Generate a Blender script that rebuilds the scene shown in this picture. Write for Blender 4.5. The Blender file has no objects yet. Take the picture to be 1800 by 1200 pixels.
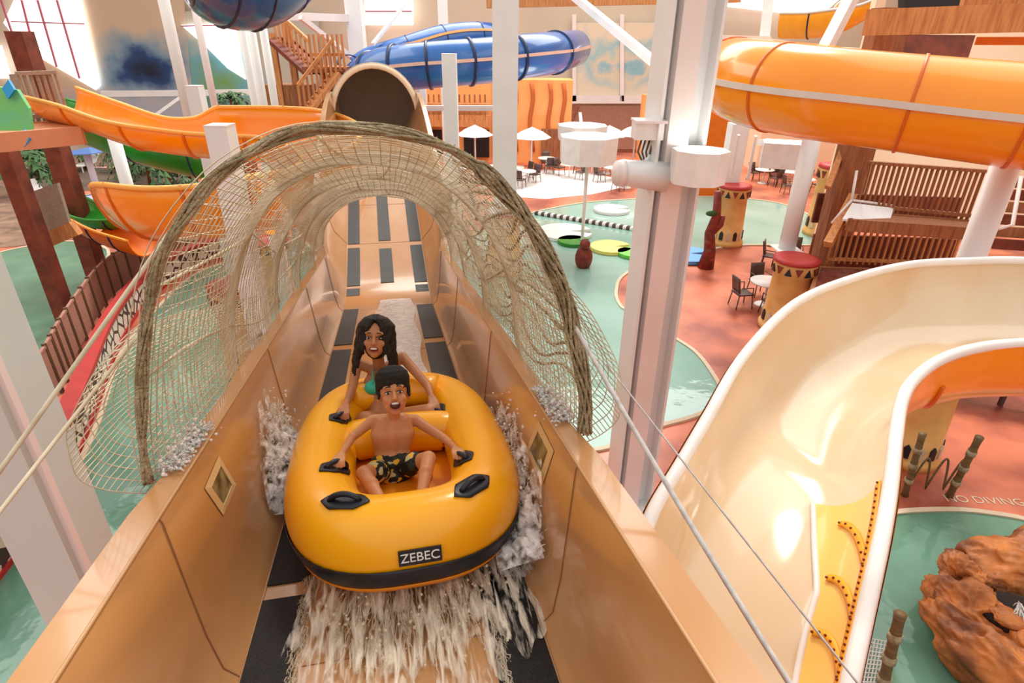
import bpy, math, random
from mathutils import Vector, Matrix, noise
V = Vector
R = math.radians
random.seed(7)
COL = bpy.context.scene.collection

# ------------------------------------------------------------------ camera
F = 1050.0; CX, CY = 900.0, 600.0; CAMH = 7.0
TH = math.atan(F/2050.0); ROLL = math.atan2(25, 2050)
_f = V((0, math.cos(TH), -math.sin(TH))); _r = V((1, 0, 0)); _u = _r.cross(_f)
RT = _r*math.cos(ROLL) + _u*math.sin(ROLL)
UP = -_r*math.sin(ROLL) + _u*math.cos(ROLL)
CAM = V((0, 0, CAMH))
def ray(u, v): return RT*((u-CX)/F) + UP*((CY-v)/F) + _f
def P(u, v, d): return CAM + ray(u, v)*d                       # point at a given depth
def G(u, v, z=0.0):                                            # point on a level plane
    r = ray(u, v); return CAM + r*((z-CAMH)/r.z)
cd = bpy.data.cameras.new('camera'); cam = bpy.data.objects.new('camera', cd); COL.objects.link(cam)
cd.sensor_width = 36; cd.lens = 36*F/1800; cd.clip_start = .02; cd.clip_end = 300
m = Matrix((RT, UP, -_f)).transposed().to_4x4(); m.translation = CAM; cam.matrix_world = m
bpy.context.scene.camera = cam

# ------------------------------------------------------------------ materials
def lin(c):
    return tuple((x/12.92 if x <= .04045 else ((x+.055)/1.055)**2.4) for x in [k/255 for k in c])
MATS = {}
def mat(name, c, rough=.5, c2=None, scale=4, metal=0, coat=0, bump=0, bscale=30, trans=0, alpha=1, emit=0, detail=4, lo=.35, hi=.7, stretch=None, sss=0, spec=.5):
    m = bpy.data.materials.new(name); m.use_nodes = True; nt = m.node_tree; b = nt.nodes['Principled BSDF']
    b.inputs['Roughness'].default_value = rough; b.inputs['Metallic'].default_value = metal
    b.inputs['Coat Weight'].default_value = coat; b.inputs['Coat Roughness'].default_value = .08
    b.inputs['Transmission Weight'].default_value = trans; b.inputs['Alpha'].default_value = alpha
    b.inputs['Specular IOR Level'].default_value = spec
    c = lin(c); tc = nt.nodes.new('ShaderNodeTexCoord'); mp = nt.nodes.new('ShaderNodeMapping')
    nt.links.new(tc.outputs['Object'], mp.inputs[0])
    if stretch: mp.inputs['Scale'].default_value = stretch
    n = nt.nodes.new('ShaderNodeTexNoise'); n.inputs['Scale'].default_value = scale; n.inputs['Detail'].default_value = detail
    nt.links.new(mp.outputs[0], n.inputs[0])
    rp = nt.nodes.new('ShaderNodeValToRGB'); rp.color_ramp.elements[0].position = lo; rp.color_ramp.elements[1].position = hi
    c2 = lin(c2) if c2 else tuple(x*.9 for x in c)
    rp.color_ramp.elements[0].color = (*c, 1); rp.color_ramp.elements[1].color = (*c2, 1)
    nt.links.new(n.outputs[0], rp.inputs[0]); nt.links.new(rp.outputs[0], b.inputs['Base Color'])
    if sss:
        b.inputs['Subsurface Weight'].default_value = sss; b.inputs['Subsurface Scale'].default_value = .01
    if bump:
        n2 = nt.nodes.new('ShaderNodeTexNoise'); n2.inputs['Scale'].default_value = bscale; n2.inputs['Detail'].default_value = 3
        nt.links.new(mp.outputs[0], n2.inputs[0])
        bp = nt.nodes.new('ShaderNodeBump'); bp.inputs['Strength'].default_value = bump; bp.inputs['Distance'].default_value = .05
        nt.links.new(n2.outputs[0], bp.inputs['Height']); nt.links.new(bp.outputs[0], b.inputs['Normal'])
    if emit:
        b.inputs['Emission Color'].default_value = (*c, 1); b.inputs['Emission Strength'].default_value = emit
    MATS[name] = m; return m
def ramp_nodes(m, stops, tex='voronoi', scale=10, interp='CONSTANT', stretch=None, feature='F1'):
    nt = m.node_tree; b = nt.nodes['Principled BSDF']
    tc = nt.nodes.new('ShaderNodeTexCoord'); mp = nt.nodes.new('ShaderNodeMapping'); nt.links.new(tc.outputs['Object'], mp.inputs[0])
    if stretch: mp.inputs['Scale'].default_value = stretch
    if tex == 'voronoi':
        t = nt.nodes.new('ShaderNodeTexVoronoi'); t.feature = feature; t.inputs['Scale'].default_value = scale
        out = t.outputs['Color' if feature == 'F1' else 'Distance']
        if feature == 'F1':
            s = nt.nodes.new('ShaderNodeSeparateColor'); nt.links.new(out, s.inputs[0]); out = s.outputs[0]
    elif tex == 'wave':
        t = nt.nodes.new('ShaderNodeTexWave'); t.inputs['Scale'].default_value = scale; t.inputs['Distortion'].default_value = 2.0; out = t.outputs['Fac']
        t.inputs['Detail'].default_value = 3
    else:
        t = nt.nodes.new('ShaderNodeTexNoise'); t.inputs['Scale'].default_value = scale; t.inputs['Detail'].default_value = 5; out = t.outputs[0]
    nt.links.new(mp.outputs[0], t.inputs[0])
    r = nt.nodes.new('ShaderNodeValToRGB'); r.color_ramp.interpolation = interp
    while len(r.color_ramp.elements) < len(stops): r.color_ramp.elements.new(.5)
    for e, (p, c) in zip(r.color_ramp.elements, stops): e.position = p; e.color = (*lin(c), 1)
    nt.links.new(out, r.inputs[0]); nt.links.new(r.outputs[0], b.inputs['Base Color'])
    return m

M_tan = mat('tan_fibreglass', (200, 150, 102), .22, (188, 134, 82), 1.2, coat=.5)
M_tan2 = mat('tan_flange', (200, 154, 108), .3, (186, 138, 92), 2, coat=.3)
M_seam = mat('seam_brown', (160, 108, 66), .5)
M_black = mat('black_grille', (7, 6, 7), .45, (36, 34, 36), 60, bump=.3, bscale=200, lo=.55, hi=.8)
M_hood = mat('hood_fabric', (214, 200, 182), .7, (200, 184, 166), 3, alpha=.82)
M_cover = mat('cover_mesh', (228, 218, 194), .8, (212, 200, 172), 5, alpha=.5)
M_net = mat('net_cord', (222, 212, 186), .8, (190, 176, 146), 8)
M_rope = mat('rope_brown', (196, 182, 148), .9, (140, 124, 92), 14, bump=.8, bscale=60)
M_wrope = mat('rope_white', (205, 200, 196), .7, (175, 170, 165), 30)
M_pipe = mat('hoop_pipe', (200, 192, 172), .5)
M_raft = mat('raft_yellow', (255, 182, 8), .32, (255, 170, 4), 2, coat=.25, bump=.03, bscale=8)
M_raft2 = mat('raft_orange', (246, 150, 20), .4, (236, 136, 14), 3)
M_handle = mat('handle_black', (16, 18, 26), .4, (30, 34, 50), 10)
M_boy = mat('skin_boy', (206, 142, 96), .5, (194, 128, 84), 6, sss=.15)
M_wom = mat('skin_woman', (192, 130, 88), .5, (180, 116, 78), 6, sss=.15)
M_hair = mat('hair_dark', (16, 11, 10), .4, (38, 26, 21), 40, bump=.4, bscale=110, spec=.35)
M_hairb = mat('hair_boy', (14, 11, 10), .5, (34, 27, 22), 60, bump=.4, bscale=120, spec=.3)
M_teal = mat('bikini_teal', (62, 196, 170), .6)
M_trunk = ramp_nodes(mat('trunks_print', (20, 20, 16), .7), [(0, (14, 16, 14)), (.5, (34, 52, 28)), (.68, (226, 170, 30)), (.82, (188, 178, 130)), (.9, (20, 18, 16))], scale=38)
M_eye = mat('eye_white', (235, 228, 220), .2); M_iris = mat('eye_dark', (30, 18, 12), .2)
M_mouth = mat('mouth_dark', (80, 18, 16), .4); M_teeth = mat('teeth', (240, 235, 225), .3); M_lip = mat('lip', (176, 88, 76), .4)
M_foam = mat('foam', (252, 248, 246), .35, (244, 236, 230), 9, trans=.0, alpha=.62, sss=.6)
M_foam2 = mat('foam_thin', (250, 236, 212), .3, (230, 204, 168), 9, alpha=.42)
M_sheet = mat('water_sheet', (234, 222, 216), .12, (205, 190, 180), 14, bump=.3, bscale=25, alpha=.85)
M_steel = mat('white_steel', (238, 240, 240), .35, (228, 232, 232), 1)
M_steelb = mat('white_steel_warm', (240, 232, 228), .4, (230, 222, 220), 1)
M_orange = mat('orange_fibreglass', (255, 158, 4), .22, (254, 148, 2), 1, coat=.5)
M_orange2 = mat('orange_flange', (226, 108, 0), .4)
M_stripe = mat('joint_stripe', (222, 214, 205), .4)
M_cream = mat('cream_fibreglass', (232, 208, 176), .13, (224, 192, 150), .8, coat=.8)
M_rim = mat('cream_rim', (245, 238, 232), .25)
M_yel = mat('yellow_panel', (255, 204, 112), .25, (255, 196, 96), 2, coat=.4)
M_yelband = mat('orange_band', (255, 168, 20), .35)
M_dot = mat('bolt_dark', (120, 40, 10), .5)
M_blue = mat('blue_fibreglass', (16, 98, 176), .28, (12, 84, 160), 1, coat=.6)
M_dblue = mat('blue_flange', (10, 34, 84), .4)
M_deck = mat('deck_terracotta', (214, 122, 90), .35, (144, 68, 54), .5, bump=.05, bscale=8, detail=10, lo=.40, hi=.64)
M_water = mat('pool_water', (158, 192, 184), .06, (112, 158, 144), .25, bump=.25, bscale=1.6, lo=.3, hi=.75)
M_water3 = mat('pool_water_deep', (112, 156, 134), .08, (70, 116, 96), .5, bump=.3, bscale=1.6, lo=.3, hi=.75)
M_pillar = mat('pillar_cool_white', (206, 222, 218), .4, (198, 214, 210), 1)
M_water2 = mat('pool_water_bright', (140, 200, 205), .06, (120, 180, 186), .4, bump=.25, bscale=1.6)
M_curb = mat('pool_curb', (206, 188, 162), .6)
M_wood = mat('timber_tan', (216, 150, 92), .65, (180, 112, 62), 3, stretch=(6, 6, .6))
M_wood2 = mat('timber_brown', (168, 108, 68), .65, (128, 74, 46), 3, stretch=(6, 6, .6))
M_wood3 = mat('timber_red_dark', (134, 62, 38), .7, (92, 38, 24), 3)
M_pink = mat('pink_fascia', (232, 158, 118), .6)
M_brown = mat('thatch_brown', (150, 92, 70), .9, (110, 62, 46), 14, bump=.6, bscale=30)
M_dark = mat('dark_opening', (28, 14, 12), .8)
M_facade = mat('orange_facade', (246, 176, 108), .7, (236, 152, 84), .5)
M_facade2 = mat('dark_stripe', (196, 104, 52), .7)
M_cream2 = mat('cream_wall', (246, 222, 190), .7, (240, 208, 170), .3)
M_green = mat('green_fibreglass', (46, 150, 40), .3, (34, 120, 40), 1)
M_leaf = mat('leaf_green', (58, 104, 46), .6, (34, 66, 32), 2)
M_gsign = mat('green_sign', (110, 186, 96), .6, (90, 176, 130), 3)
M_bsign = mat('blue_sign', (20, 150, 210), .5)
M_grey = mat('grey_mesh_panel', (168, 152, 138), .7, (150, 134, 120), 20)
M_fence = mat('fence_mesh', (176, 130, 112), .7, (150, 104, 90), 30)
M_fpost = mat('fence_post', (104, 78, 58), .5)
M_red = mat('red_band', (186, 48, 44), .5, (168, 40, 40), 2)
M_mosaic = ramp_nodes(mat('mosaic', (226, 214, 202), .6), [(0, (70, 50, 48)), (.09, (224, 212, 200)), (.55, (206, 180, 164))], scale=2.6, feature='DISTANCE_TO_EDGE')
M_totem = mat('totem_tan', (228, 182, 110), .7, (206, 150, 84), 2)
M_white = mat('white_plastic', (244, 242, 240), .4)
M_chair = mat('chair_dark', (86, 66, 58), .5)
M_umb = mat('blue_canvas', (80, 116, 176), .7)
M_rock = mat('rock_ochre', (216, 134, 66), .5, (104, 54, 28), 2.2, bump=.9, bscale=5, detail=8, lo=.35, hi=.68)
M_bamboo = mat('bamboo', (120, 96, 58), .6, (84, 66, 38), 6, stretch=(1, 1, 5))
M_redwood = mat('carved_post', (140, 52, 34), .6, (90, 30, 22), 5)
M_win = mat('window_daylight', (255, 248, 248), .5, emit=2.0)
M_mull = mat('mullion_magenta', (196, 120, 140), .5)
M_purple = mat('purple_plastic', (150, 50, 110), .4)
M_lamp = mat('lamp_panel', (255, 252, 245), .5, emit=5)

def foam_mat(name, c, stretch, lo, hi, amax=.9):
    m = mat(name, c, .4, tuple(int(k*.96) for k in c), 8); nt = m.node_tree; b = nt.nodes['Principled BSDF']
    tc = nt.nodes.new('ShaderNodeTexCoord'); mp = nt.nodes.new('ShaderNodeMapping'); nt.links.new(tc.outputs['Object'], mp.inputs[0]); mp.inputs['Scale'].default_value = stretch
    n = nt.nodes.new('ShaderNodeTexNoise'); n.inputs['Scale'].default_value = 1; n.inputs['Detail'].default_value = 6; n.inputs['Distortion'].default_value = .6; nt.links.new(mp.outputs[0], n.inputs[0])
    mr = nt.nodes.new('ShaderNodeMapRange'); mr.inputs[1].default_value = lo; mr.inputs[2].default_value = hi; mr.inputs[4].default_value = amax
    nt.links.new(n.outputs[0], mr.inputs[0]); nt.links.new(mr.outputs[0], b.inputs['Alpha'])
    tl = nt.nodes.new('ShaderNodeBsdfTranslucent'); tl.inputs[0].default_value = (*lin(c), 1)
    return m
M_fside = foam_mat('foam_side', (255, 252, 250), (26, 14, 26), .40, .66, .82)
M_ffront = foam_mat('foam_front', (255, 244, 224), (42, 7, 20), .44, .70, .8)
def text_mesh(name, body, size, mt, ext=.001):
    fc = bpy.data.curves.new(name, 'FONT'); fc.body = body; fc.size = size; fc.align_x = 'CENTER'; fc.align_y = 'CENTER'; fc.extrude = ext
    t = bpy.data.objects.new(name, fc); me = bpy.data.meshes.new_from_object(t); bpy.data.objects.remove(t); bpy.data.curves.remove(fc)
    me.name = name; me.materials.clear(); me.materials.append(mt); o = bpy.data.objects.new(name, me); COL.objects.link(o); return o
# ------------------------------------------------------------------ mesh helper
class MB:
    def __init__(s): s.v = []; s.f = []; s.sm = []
    def add(s, vs, fs, smooth=False):
        k = len(s.v); s.v += [tuple(x) for x in vs]; s.f += [tuple(i+k for i in f) for f in fs]; s.sm += [smooth]*len(fs); return s
    def box(s, c, sz, M=None):
        c = V(c); hx, hy, hz = [a/2 for a in sz]
        vs = [V((x, y, z)) for x in (-hx, hx) for y in (-hy, hy) for z in (-hz, hz)]
        vs = [(M @ q if M else q)+c for q in vs]
        return s.add(vs, [(0, 1, 3, 2), (4, 6, 7, 5), (0, 4, 5, 1), (2, 3, 7, 6), (0, 2, 6, 4), (1, 5, 7, 3)])
    def bar(s, p, q, w, h=None, up=V((0, 0, 1))):
        p, q = V(p), V(q); t = (q-p).normalized(); h = h or w
        if abs(t.dot(up)) > .98: up = V((0, 1, 0))
        a = t.cross(up).normalized()*w/2; b = a.cross(t).normalized()*h/2
        vs = [o+i*a+j*b for o in (p, q) for i, j in ((-1, -1), (1, -1), (1, 1), (-1, 1))]
        return s.add(vs, [(0, 1, 2, 3), (7, 6, 5, 4), (0, 4, 5, 1), (1, 5, 6, 2), (2, 6, 7, 3), (3, 7, 4, 0)])
    def tube(s, pts, r, n=8, caps=True, closed=False):
        pts = [V(p) for p in pts]; N = len(pts); rs = r if isinstance(r, (list, tuple)) else [r]*N
        vs = []; prev = None
        for i, p in enumerate(pts):
            a = pts[i-1] if (i or closed) else p; b = pts[(i+1) % N] if (i < N-1 or closed) else p
            t = (b-a).normalized()
            if prev is None:
                prev = t.orthogonal().normalized()
            x = (prev-t*prev.dot(t)); x = x.normalized() if x.length > 1e-6 else t.orthogonal().normalized(); prev = x; y = t.cross(x)
            vs += [p+(x*math.cos(2*math.pi*j/n)+y*math.sin(2*math.pi*j/n))*rs[i] for j in range(n)]
        fs = [(i*n+j, i*n+(j+1) % n, ((i+1) % N)*n+(j+1) % n, ((i+1) % N)*n+j) for i in range(N if closed else N-1) for j in range(n)]
        if caps and not closed: fs += [tuple(reversed(range(n))), tuple(range((N-1)*n, N*n))]
        return s.add(vs, fs, True)
    def lathe(s, prof, c=(0, 0, 0), n=24, sx=1, sy=1, smooth=True, ph=0):
        c = V(c); vs = []
        for r, z in prof:
            vs += [c+V((r*sx*math.cos(ph+2*math.pi*j/n), r*sy*math.sin(ph+2*math.pi*j/n), z)) for j in range(n)]
        fs = [(i*n+j, i*n+(j+1) % n, (i+1)*n+(j+1) % n, (i+1)*n+j) for i in range(len(prof)-1) for j in range(n)]
        fs += [tuple(reversed(range(n))), tuple(range((len(prof)-1)*n, len(prof)*n))]
        return s.add(vs, fs, smooth)
    def ell(s, c, r, M=None, n=14, m=9):
        c = V(c); r = V(r) if not isinstance(r, (int, float)) else V((r, r, r)); vs = []
        for i in range(m+1):
            a = math.pi*i/m; k = 1 if 0 < i < m else 0
            for j in range(n if k else 1):
                b = 2*math.pi*j/n
                q = V((r.x*math.sin(a)*math.cos(b), r.y*math.sin(a)*math.sin(b), r.z*math.cos(a))); vs.append((M @ q if M else q)+c)
        fs = [(0, 1+j, 1+(j+1) % n) for j in range(n)]
        for i in range(m-2):
            o = 1+i*n; fs += [(o+j, o+n+j, o+n+(j+1) % n, o+(j+1) % n) for j in range(n)]
        o = 1+(m-2)*n; L = len(vs)-1; fs += [(o+j, L, o+(j+1) % n) for j in range(n)]
        return s.add(vs, fs, True)
    def cap(s, p, r1, q, r2, n=12):
        p, q = V(p), V(q); t = (q-p); L = t.length
        if L < 1e-5: return s.ell(p, r1)
        t.normalize(); pts = []; rs = []
        for k in (0, .4, .75, 1):
            a = k*math.pi/2; pts.append(p-t*r1*math.cos(a)); rs.append(max(r1*math.sin(a), 1e-4))
        for k in (0, .25, .6, 1):
            a = k*math.pi/2; pts.append(q+t*r2*math.sin(a)); rs.append(max(r2*math.cos(a), 1e-4))
        return s.tube(pts, rs, n)
    def chain(s, pts, rs, n=12):
        for i in range(len(pts)-1): s.cap(pts[i], rs[i], pts[i+1], rs[i+1], n)
        return s
    def poly(s, pts, z0, z1):
        n = len(pts); vs = [(p[0], p[1], z0) for p in pts]+[(p[0], p[1], z1) for p in pts]
        return s.add(vs, [tuple(range(n, 2*n)), tuple(reversed(range(n)))]+[(i, (i+1) % n, n+(i+1) % n, n+i) for i in range(n)])
    def prism(s, pts, d):                                     # planar outline of 3-D points given a thickness vector
        pts = [V(p) for p in pts]; d = V(d); n = len(pts)
        return s.add(pts+[p+d for p in pts], [tuple(range(n)), tuple(reversed(range(n, 2*n)))]+[(i, n+i, n+(i+1) % n, (i+1) % n) for i in range(n)])
    def grid(s, rows, smooth=True, closed=False):             # rows of equal length
        n = len(rows[0]); k = n if closed else n-1
        return s.add([p for r in rows for p in r], [(i*n+j, i*n+(j+1) % n, (i+1)*n+(j+1) % n, (i+1)*n+j) for i in range(len(rows)-1) for j in range(k)], smooth)
    def build(s, name, mt, parent=None, M=None, **kw):
        me = bpy.data.meshes.new(name); me.from_pydata(s.v, [], s.f); me.polygons.foreach_set('use_smooth', s.sm); me.materials.append(mt); me.update()
        if M is not None: me.transform(M)
        o = bpy.data.objects.new(name, me); COL.objects.link(o)
        if parent: o.parent = parent
        if kw: tag(o, **kw)
        return o
def tag(o, label=None, cat=None, group=None, kind=None):
    for k, val in (('label', label), ('category', cat), ('group', group), ('kind', kind)):
        if val: o[k] = val
    return o
def thing(name, label, cat, loc=(0, 0, 0), rz=0, group=None, kind=None):
    o = bpy.data.objects.new(name, None); COL.objects.link(o); o.location = loc; o.rotation_euler = (0, 0, rz)
    o.empty_display_size = .1
    return tag(o, label, cat, group, kind)
def wparts(root):                                             # root at world origin offset: parts given in world coordinates
    return Matrix.Translation(-V(root.location))
def dup(o, loc=None, rz=None, label=None, parent=None):
    c = o.copy(); COL.objects.link(c)
    if parent: c.parent = parent
    if loc is not None: c.location = loc
    if rz is not None: c.rotation_euler = (0, 0, rz)
    if label: c['label'] = label
    for ch in list(o.children): dup(ch, parent=c)
    return c
def spline(pts, per=8):
    pts = [V(p) for p in pts]; out = []
    q = [2*pts[0]-pts[1]]+pts+[2*pts[-1]-pts[-2]]
    for i in range(1, len(q)-2):
        a, b, c, d = q[i-1:i+3]
        for k in range(per):
            t = k/per
            out.append(.5*((2*b)+(c-a)*t+(2*a-5*b+4*c-d)*t*t+(3*b-a-3*c+d)*t**3))
    out.append(pts[-1]); return out
def solid(o, th, off=0):
    md = o.modifiers.new('solid', 'SOLIDIFY'); md.thickness = th; md.offset = off; return o
def remesh(o, vox, it=3):
    md = o.modifiers.new('remesh', 'REMESH'); md.mode = 'VOXEL'; md.voxel_size = vox; md.use_smooth_shade = True
    sm = o.modifiers.new('smooth', 'SMOOTH'); sm.iterations = it; sm.factor = .5; return o

# ------------------------------------------------------------------ the tan slide (frame: x across, y along and away, z off its floor)
DV = ray(677, 285).normalized(); LV = DV.cross(V((0, 0, 1))).normalized(); NV = LV.cross(DV)
ORG = CAM - NV*1.7371 - LV*.104
SM = Matrix((LV, DV, NV)).transposed().to_4x4(); SM.translation = ORG
SI = SM.inverted()
def sl(u, v, s):                                              # photo ray met at distance s along the slide
    r = ray(u, v); return SI @ (CAM + r*(s/r.dot(DV)))
def path_n(s):                                                # floor height along the slide
    a = 8.0
    if s < a-.6: return 0
    if s < a+.8: t = (s-a+.6)/1.4; return .5*.475*1.4*t*t
    if s < 11: return .3325+(s-a-.8)*.475
    if s < 14.5: return 1.3775+(s-11)*.475-.0536*(s-11)**2
    return 2.384+(s-14.5)*.1
def hw(s):                                                    # wall growth past the valley
    t = min(max((s-7.6)/1.0, 0), 1); return t*t*(3-2*t)
slide = thing('water_slide', 'long tan fibreglass slide trough carrying the yellow raft uphill under a net tunnel', 'water slide')
slide.matrix_world = SM
def prof(s):
    k = hw(s); e = .17*k; h = .18*k; fl = .80 if s < 2.12 else .775
    half = [(.55, 0), (.60, .05+.02*k), (.632+e*.5, .2), (.658+e*.9, .4+h*.5), (.69+e, .655+h), (.697+e, .67+h), (fl+e, .672+h), (fl+e, .61+h), (.725+e, .585+h), (.70+e*.9, .3), (.64, -.02), (.58, -.09)]
    return [(-x, z) for x, z in reversed(half)]+half
ss = [-.8+.3*i for i in range(29)]+[8.05+.15*i for i in range(8)]+[9.5+.3*i for i in range(30)]
mb = MB(); rows = [[(x, s, z+path_n(s)) for x, z in prof(s)] for s in ss]
mb.grid(rows, closed=True); mb.add(rows[0], [tuple(reversed(range(24)))]); mb.add(rows[-1], [tuple(range(24))])
o = mb.build('trough', M_tan, slide)
md = o.modifiers.new('edges', 'EDGE_SPLIT'); md.split_angle = R(38)
# brighter edge line at the lips and the flange joints
for sd in (-1, 1):
    mb = MB(); mb.tube([(sd*(.697+.17*hw(s)), s, .672+.18*hw(s)+path_n(s)) for s in ss[:58]], .006, 6); mb.build('lip_bead', M_tan2, slide)
    mb = MB(); mb.tube([(sd*.548, s, .002+path_n(s)) for s in ss[:54]], .005, 6); mb.build('floor_bead', M_tan2, slide)
def seam(s):
    mb = MB(); pts = [(x*.995, s, z+path_n(s)+.001) for x, z in prof(s)[6:18]]; mb.tube(pts, .0024, 6); mb.build('section_seam', M_seam, slide)
for s in (1.85, 3.7, 5.6, 7.4, 9.3, 10.35): seam(s)
def fl(v, n=0):                                               # distance along the slide of an image row on the floor
    r = ray(700, v); t = (n-1.7371)/r.dot(NV); return (SI @ (CAM+r*t)).y
def strip(x0, x1, s0, s1, name='jet_grille'):
    mb = MB(); k = max(2, int((s1-s0)/.25)); sa = [s0+(s1-s0)*i/k for i in range(k+1)]
    rows = [[(x0, a, path_n(a)-.002), (x0, a, path_n(a)+.008), (x1, a, path_n(a)+.008), (x1, a, path_n(a)-.002)] for a in sa]
    mb.grid(rows, False); mb.add(rows[0], [(0, 1, 2, 3)]); mb.add(rows[-1], [(3, 2, 1, 0)]); return mb.build(name, M_black, slide)
for x0, x1 in ((-.545, -.37), (.345, .545)):
    for a, b in ((.2, 2.235), (2.33, 3.15), (3.22, 4.3), (4.4, 5.75), (5.93, 7.45)): strip(x0, x1, a, b)
    for a, b in ((7.98, 8.2), (8.28, 9.2), (9.3, 10.8)): strip(x0 if x0 < 0 else .37, x1 if x1 > 0 else -.37, a, b)
for a, b in ((8.32, 9.15), (9.35, 10.75)): strip(-.09, .09, a, b)
# diamond sight holes in the side walls
def wallhit(u, v, sd, inset=0.0):
    r = ray(u, v); a = SI @ CAM; d = SI.to_3x3() @ r; t = 1.0
    for _ in range(30):
        q = a+d*t; t += (sd*(.632+(q.z-.2)*.13-inset)-q.x)/(d.x-sd*.13*d.z)
    return a+d*t
for sd, cor in ((-1, [(383, 800), (414, 852), (391, 906), (358, 858)]), (1, [(948, 738), (975, 792), (955, 852), (925, 790)])):
    cu, cv = sum(c[0] for c in cor)/4, sum(c[1] for c in cor)/4
    out = [wallhit(u, v, sd) for u, v in cor]; ins = [wallhit(cu+(u-cu)*.66, cv+(v-cv)*.66, sd) for u, v in cor]; e = V((-sd*.010, 0, 0)); fr = MB()
    for i in range(4):
        a, b, c, d = out[i], out[(i+1) % 4], ins[(i+1) % 4], ins[i]; fr.add([a+e*.4, b+e*.4, c+e, d+e], [(0, 1, 2, 3)]); fr.add([d+e, c+e, c-e, d-e], [(0, 1, 2, 3)])
    hf = fr.build('sight_hole_frame', mat('hole_rim%d' % sd, (222, 186, 130), .3), slide)
    MB().prism([p+e*.3 for p in ins], e*.3).build('sight_hole', mat('hole_dark%d' % sd, (50, 44, 30), .3, (150, 140, 96), 16), hf)
# hood over the far end
def arch(s, a, b, base, n=20, flat=1.0):
    return [(a*math.copysign(abs(math.cos(math.pi*i/n))**flat, math.cos(math.pi*i/n)), s, base+b*math.sin(math.pi*i/n)**.9) for i in range(n+1)]
mb = MB(); rows = []
for k, s in enumerate((13.6, 13.75, 14.6, 15.6, 16.6, 17.6)):
    rows.append([(x, y, z) for x, y, z in [(.93, s, path_n(s)-.25)]+arch(s, .93, 1.12, path_n(s)+.30)+[(-.93, s, path_n(s)-.25)]])
hood = mb.grid(rows).build('hood', M_hood, slide); solid(hood, .04)
mb = MB(); mb.grid([rows[0], [(x*.90, y-.02, path_n(13.6)+(z-path_n(13.6))*.93) for x, y, z in rows[0]]]); solid(mb.build('hood_rim', M_cream2, slide), .03)
for s in (14.7, 16.0):
    mb = MB(); mb.tube([(x*.97, y, z-.03) for x, y, z in arch(s, .93, 1.12, path_n(s)+.30)], .035, 6); mb.build('hood_rib', M_pipe, slide)
mb = MB(); mb.tube([(0, s, path_n(s)+1.38) for s in (13.7, 15, 16.4)]+[(0, 16.45, path_n(16.4)+.1)], .03, 6); mb.build('hood_rib', M_pipe, slide)
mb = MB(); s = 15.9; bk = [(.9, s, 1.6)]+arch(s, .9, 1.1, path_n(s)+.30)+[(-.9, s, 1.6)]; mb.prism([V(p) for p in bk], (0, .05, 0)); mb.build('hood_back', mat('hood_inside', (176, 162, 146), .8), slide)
mb = MB()
for s in (-.3, 3.5, 7.4, 11, 15):                              # legs that carry the slide
    for sd in (-1, 1):
        p = SM @ V((sd*.5, s, path_n(s)-.08)); mb = MB(); mb.tube([p, (p.x, p.y, -.02)], .1, 10)
        mb.build('support_leg', M_steel, slide, M=SI)

# ------------------------------------------------------------------ net tunnel over the slide
net = thing('net_tunnel', 'beige rope net tunnel on pipe hoops arching over the tan slide', 'safety net'); net.matrix_world = SM
HO = [2.12, 3.45, 4.8, 6.1, 7.25, 8.35]; HT = [1.17, 1.1, .98, .86, .76, .66]
def hb(s):
    for i in range(5):
        if s <= HO[i+1]: t = (s-HO[i])/(HO[i+1]-HO[i]); return HT[i]*(1-t)+HT[i+1]*t, t
    return HT[-1], 1
def ha(s): return .80
def net_pt(s, ph, sag=.06, out=0):
    b, t = hb(s); g = sag*math.sin(math.pi*min(max(t, 0), 1))
    w = .012*noise.noise(V((s*3, ph*4, out*5)))
    a = ha(s)+out-g*.8+w; bb = b+out-g+w; base = .665+path_n(s)+.18*hw(s)
    c = math.cos(ph)
    return V((a*math.copysign(abs(c)**.85, c), s, base+bb*math.sin(ph)))
def cord(mb, pts, r):
    n = 3; vs = []; N = len(pts)
    for i, p in enumerate(pts):
        t = (pts[min(i+1, N-1)]-pts[max(i-1, 0)]).normalized(); x = t.cross(V((.3, .5, .81))).normalized(); y = t.cross(x)
        vs += [p+(x*math.cos(2.094*j)+y*math.sin(2.094*j))*r for j in range(3)]
    mb.add(vs, [(i*3+j, i*3+(j+1) % 3, i*3+3+(j+1) % 3, i*3+3+j) for i in range(N-1) for j in range(3)], True)
def netting(s0, s1, ds, dphi, r, sag, out=0, p0=0.0, p1=math.pi, skew=0):
    mb = MB(); n = int((s1-s0)/ds); mphi = int((p1-p0)/dphi)
    for i in range(n+1):
        s = s0+(s1-s0)*i/n; cord(mb, [net_pt(min(s+skew*math.sin(2*(p0+(p1-p0)*j/(mphi*1))), s1), p0+(p1-p0)*j/mphi, sag, out) for j in range(mphi+1)], r)
    for j in range(mphi+1):
        ph = p0+(p1-p0)*j/mphi; cord(mb, [net_pt(s0+(s1-s0)*i/n, ph, sag, out) for i in range(n+1)], r)
    return mb
netting(2.12, 8.35, .04, .04, .0021, .07).build('netting', M_net, net)
netting(2.12, 8.35, .075, .07, .0024, .02, .03, skew=.1).build('netting', M_net, net)
for i, (s, b) in enumerate(zip(HO, HT)):
    mb = MB(); mb.tube([net_pt(s, math.pi*j/32, 0, .01) for j in range(33)], .012 if i else .007, 8); mb.build('hoop', M_pipe if i else M_rope, net)
mb = MB(); mb.grid([[net_pt(2.16+6.15*i/30, math.pi/2+(.30+.042*i)*(j/10-1), .05, -.01) for j in range(21)] for i in range(31)]); mb.build('roof_cover', M_cover, net)
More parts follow.
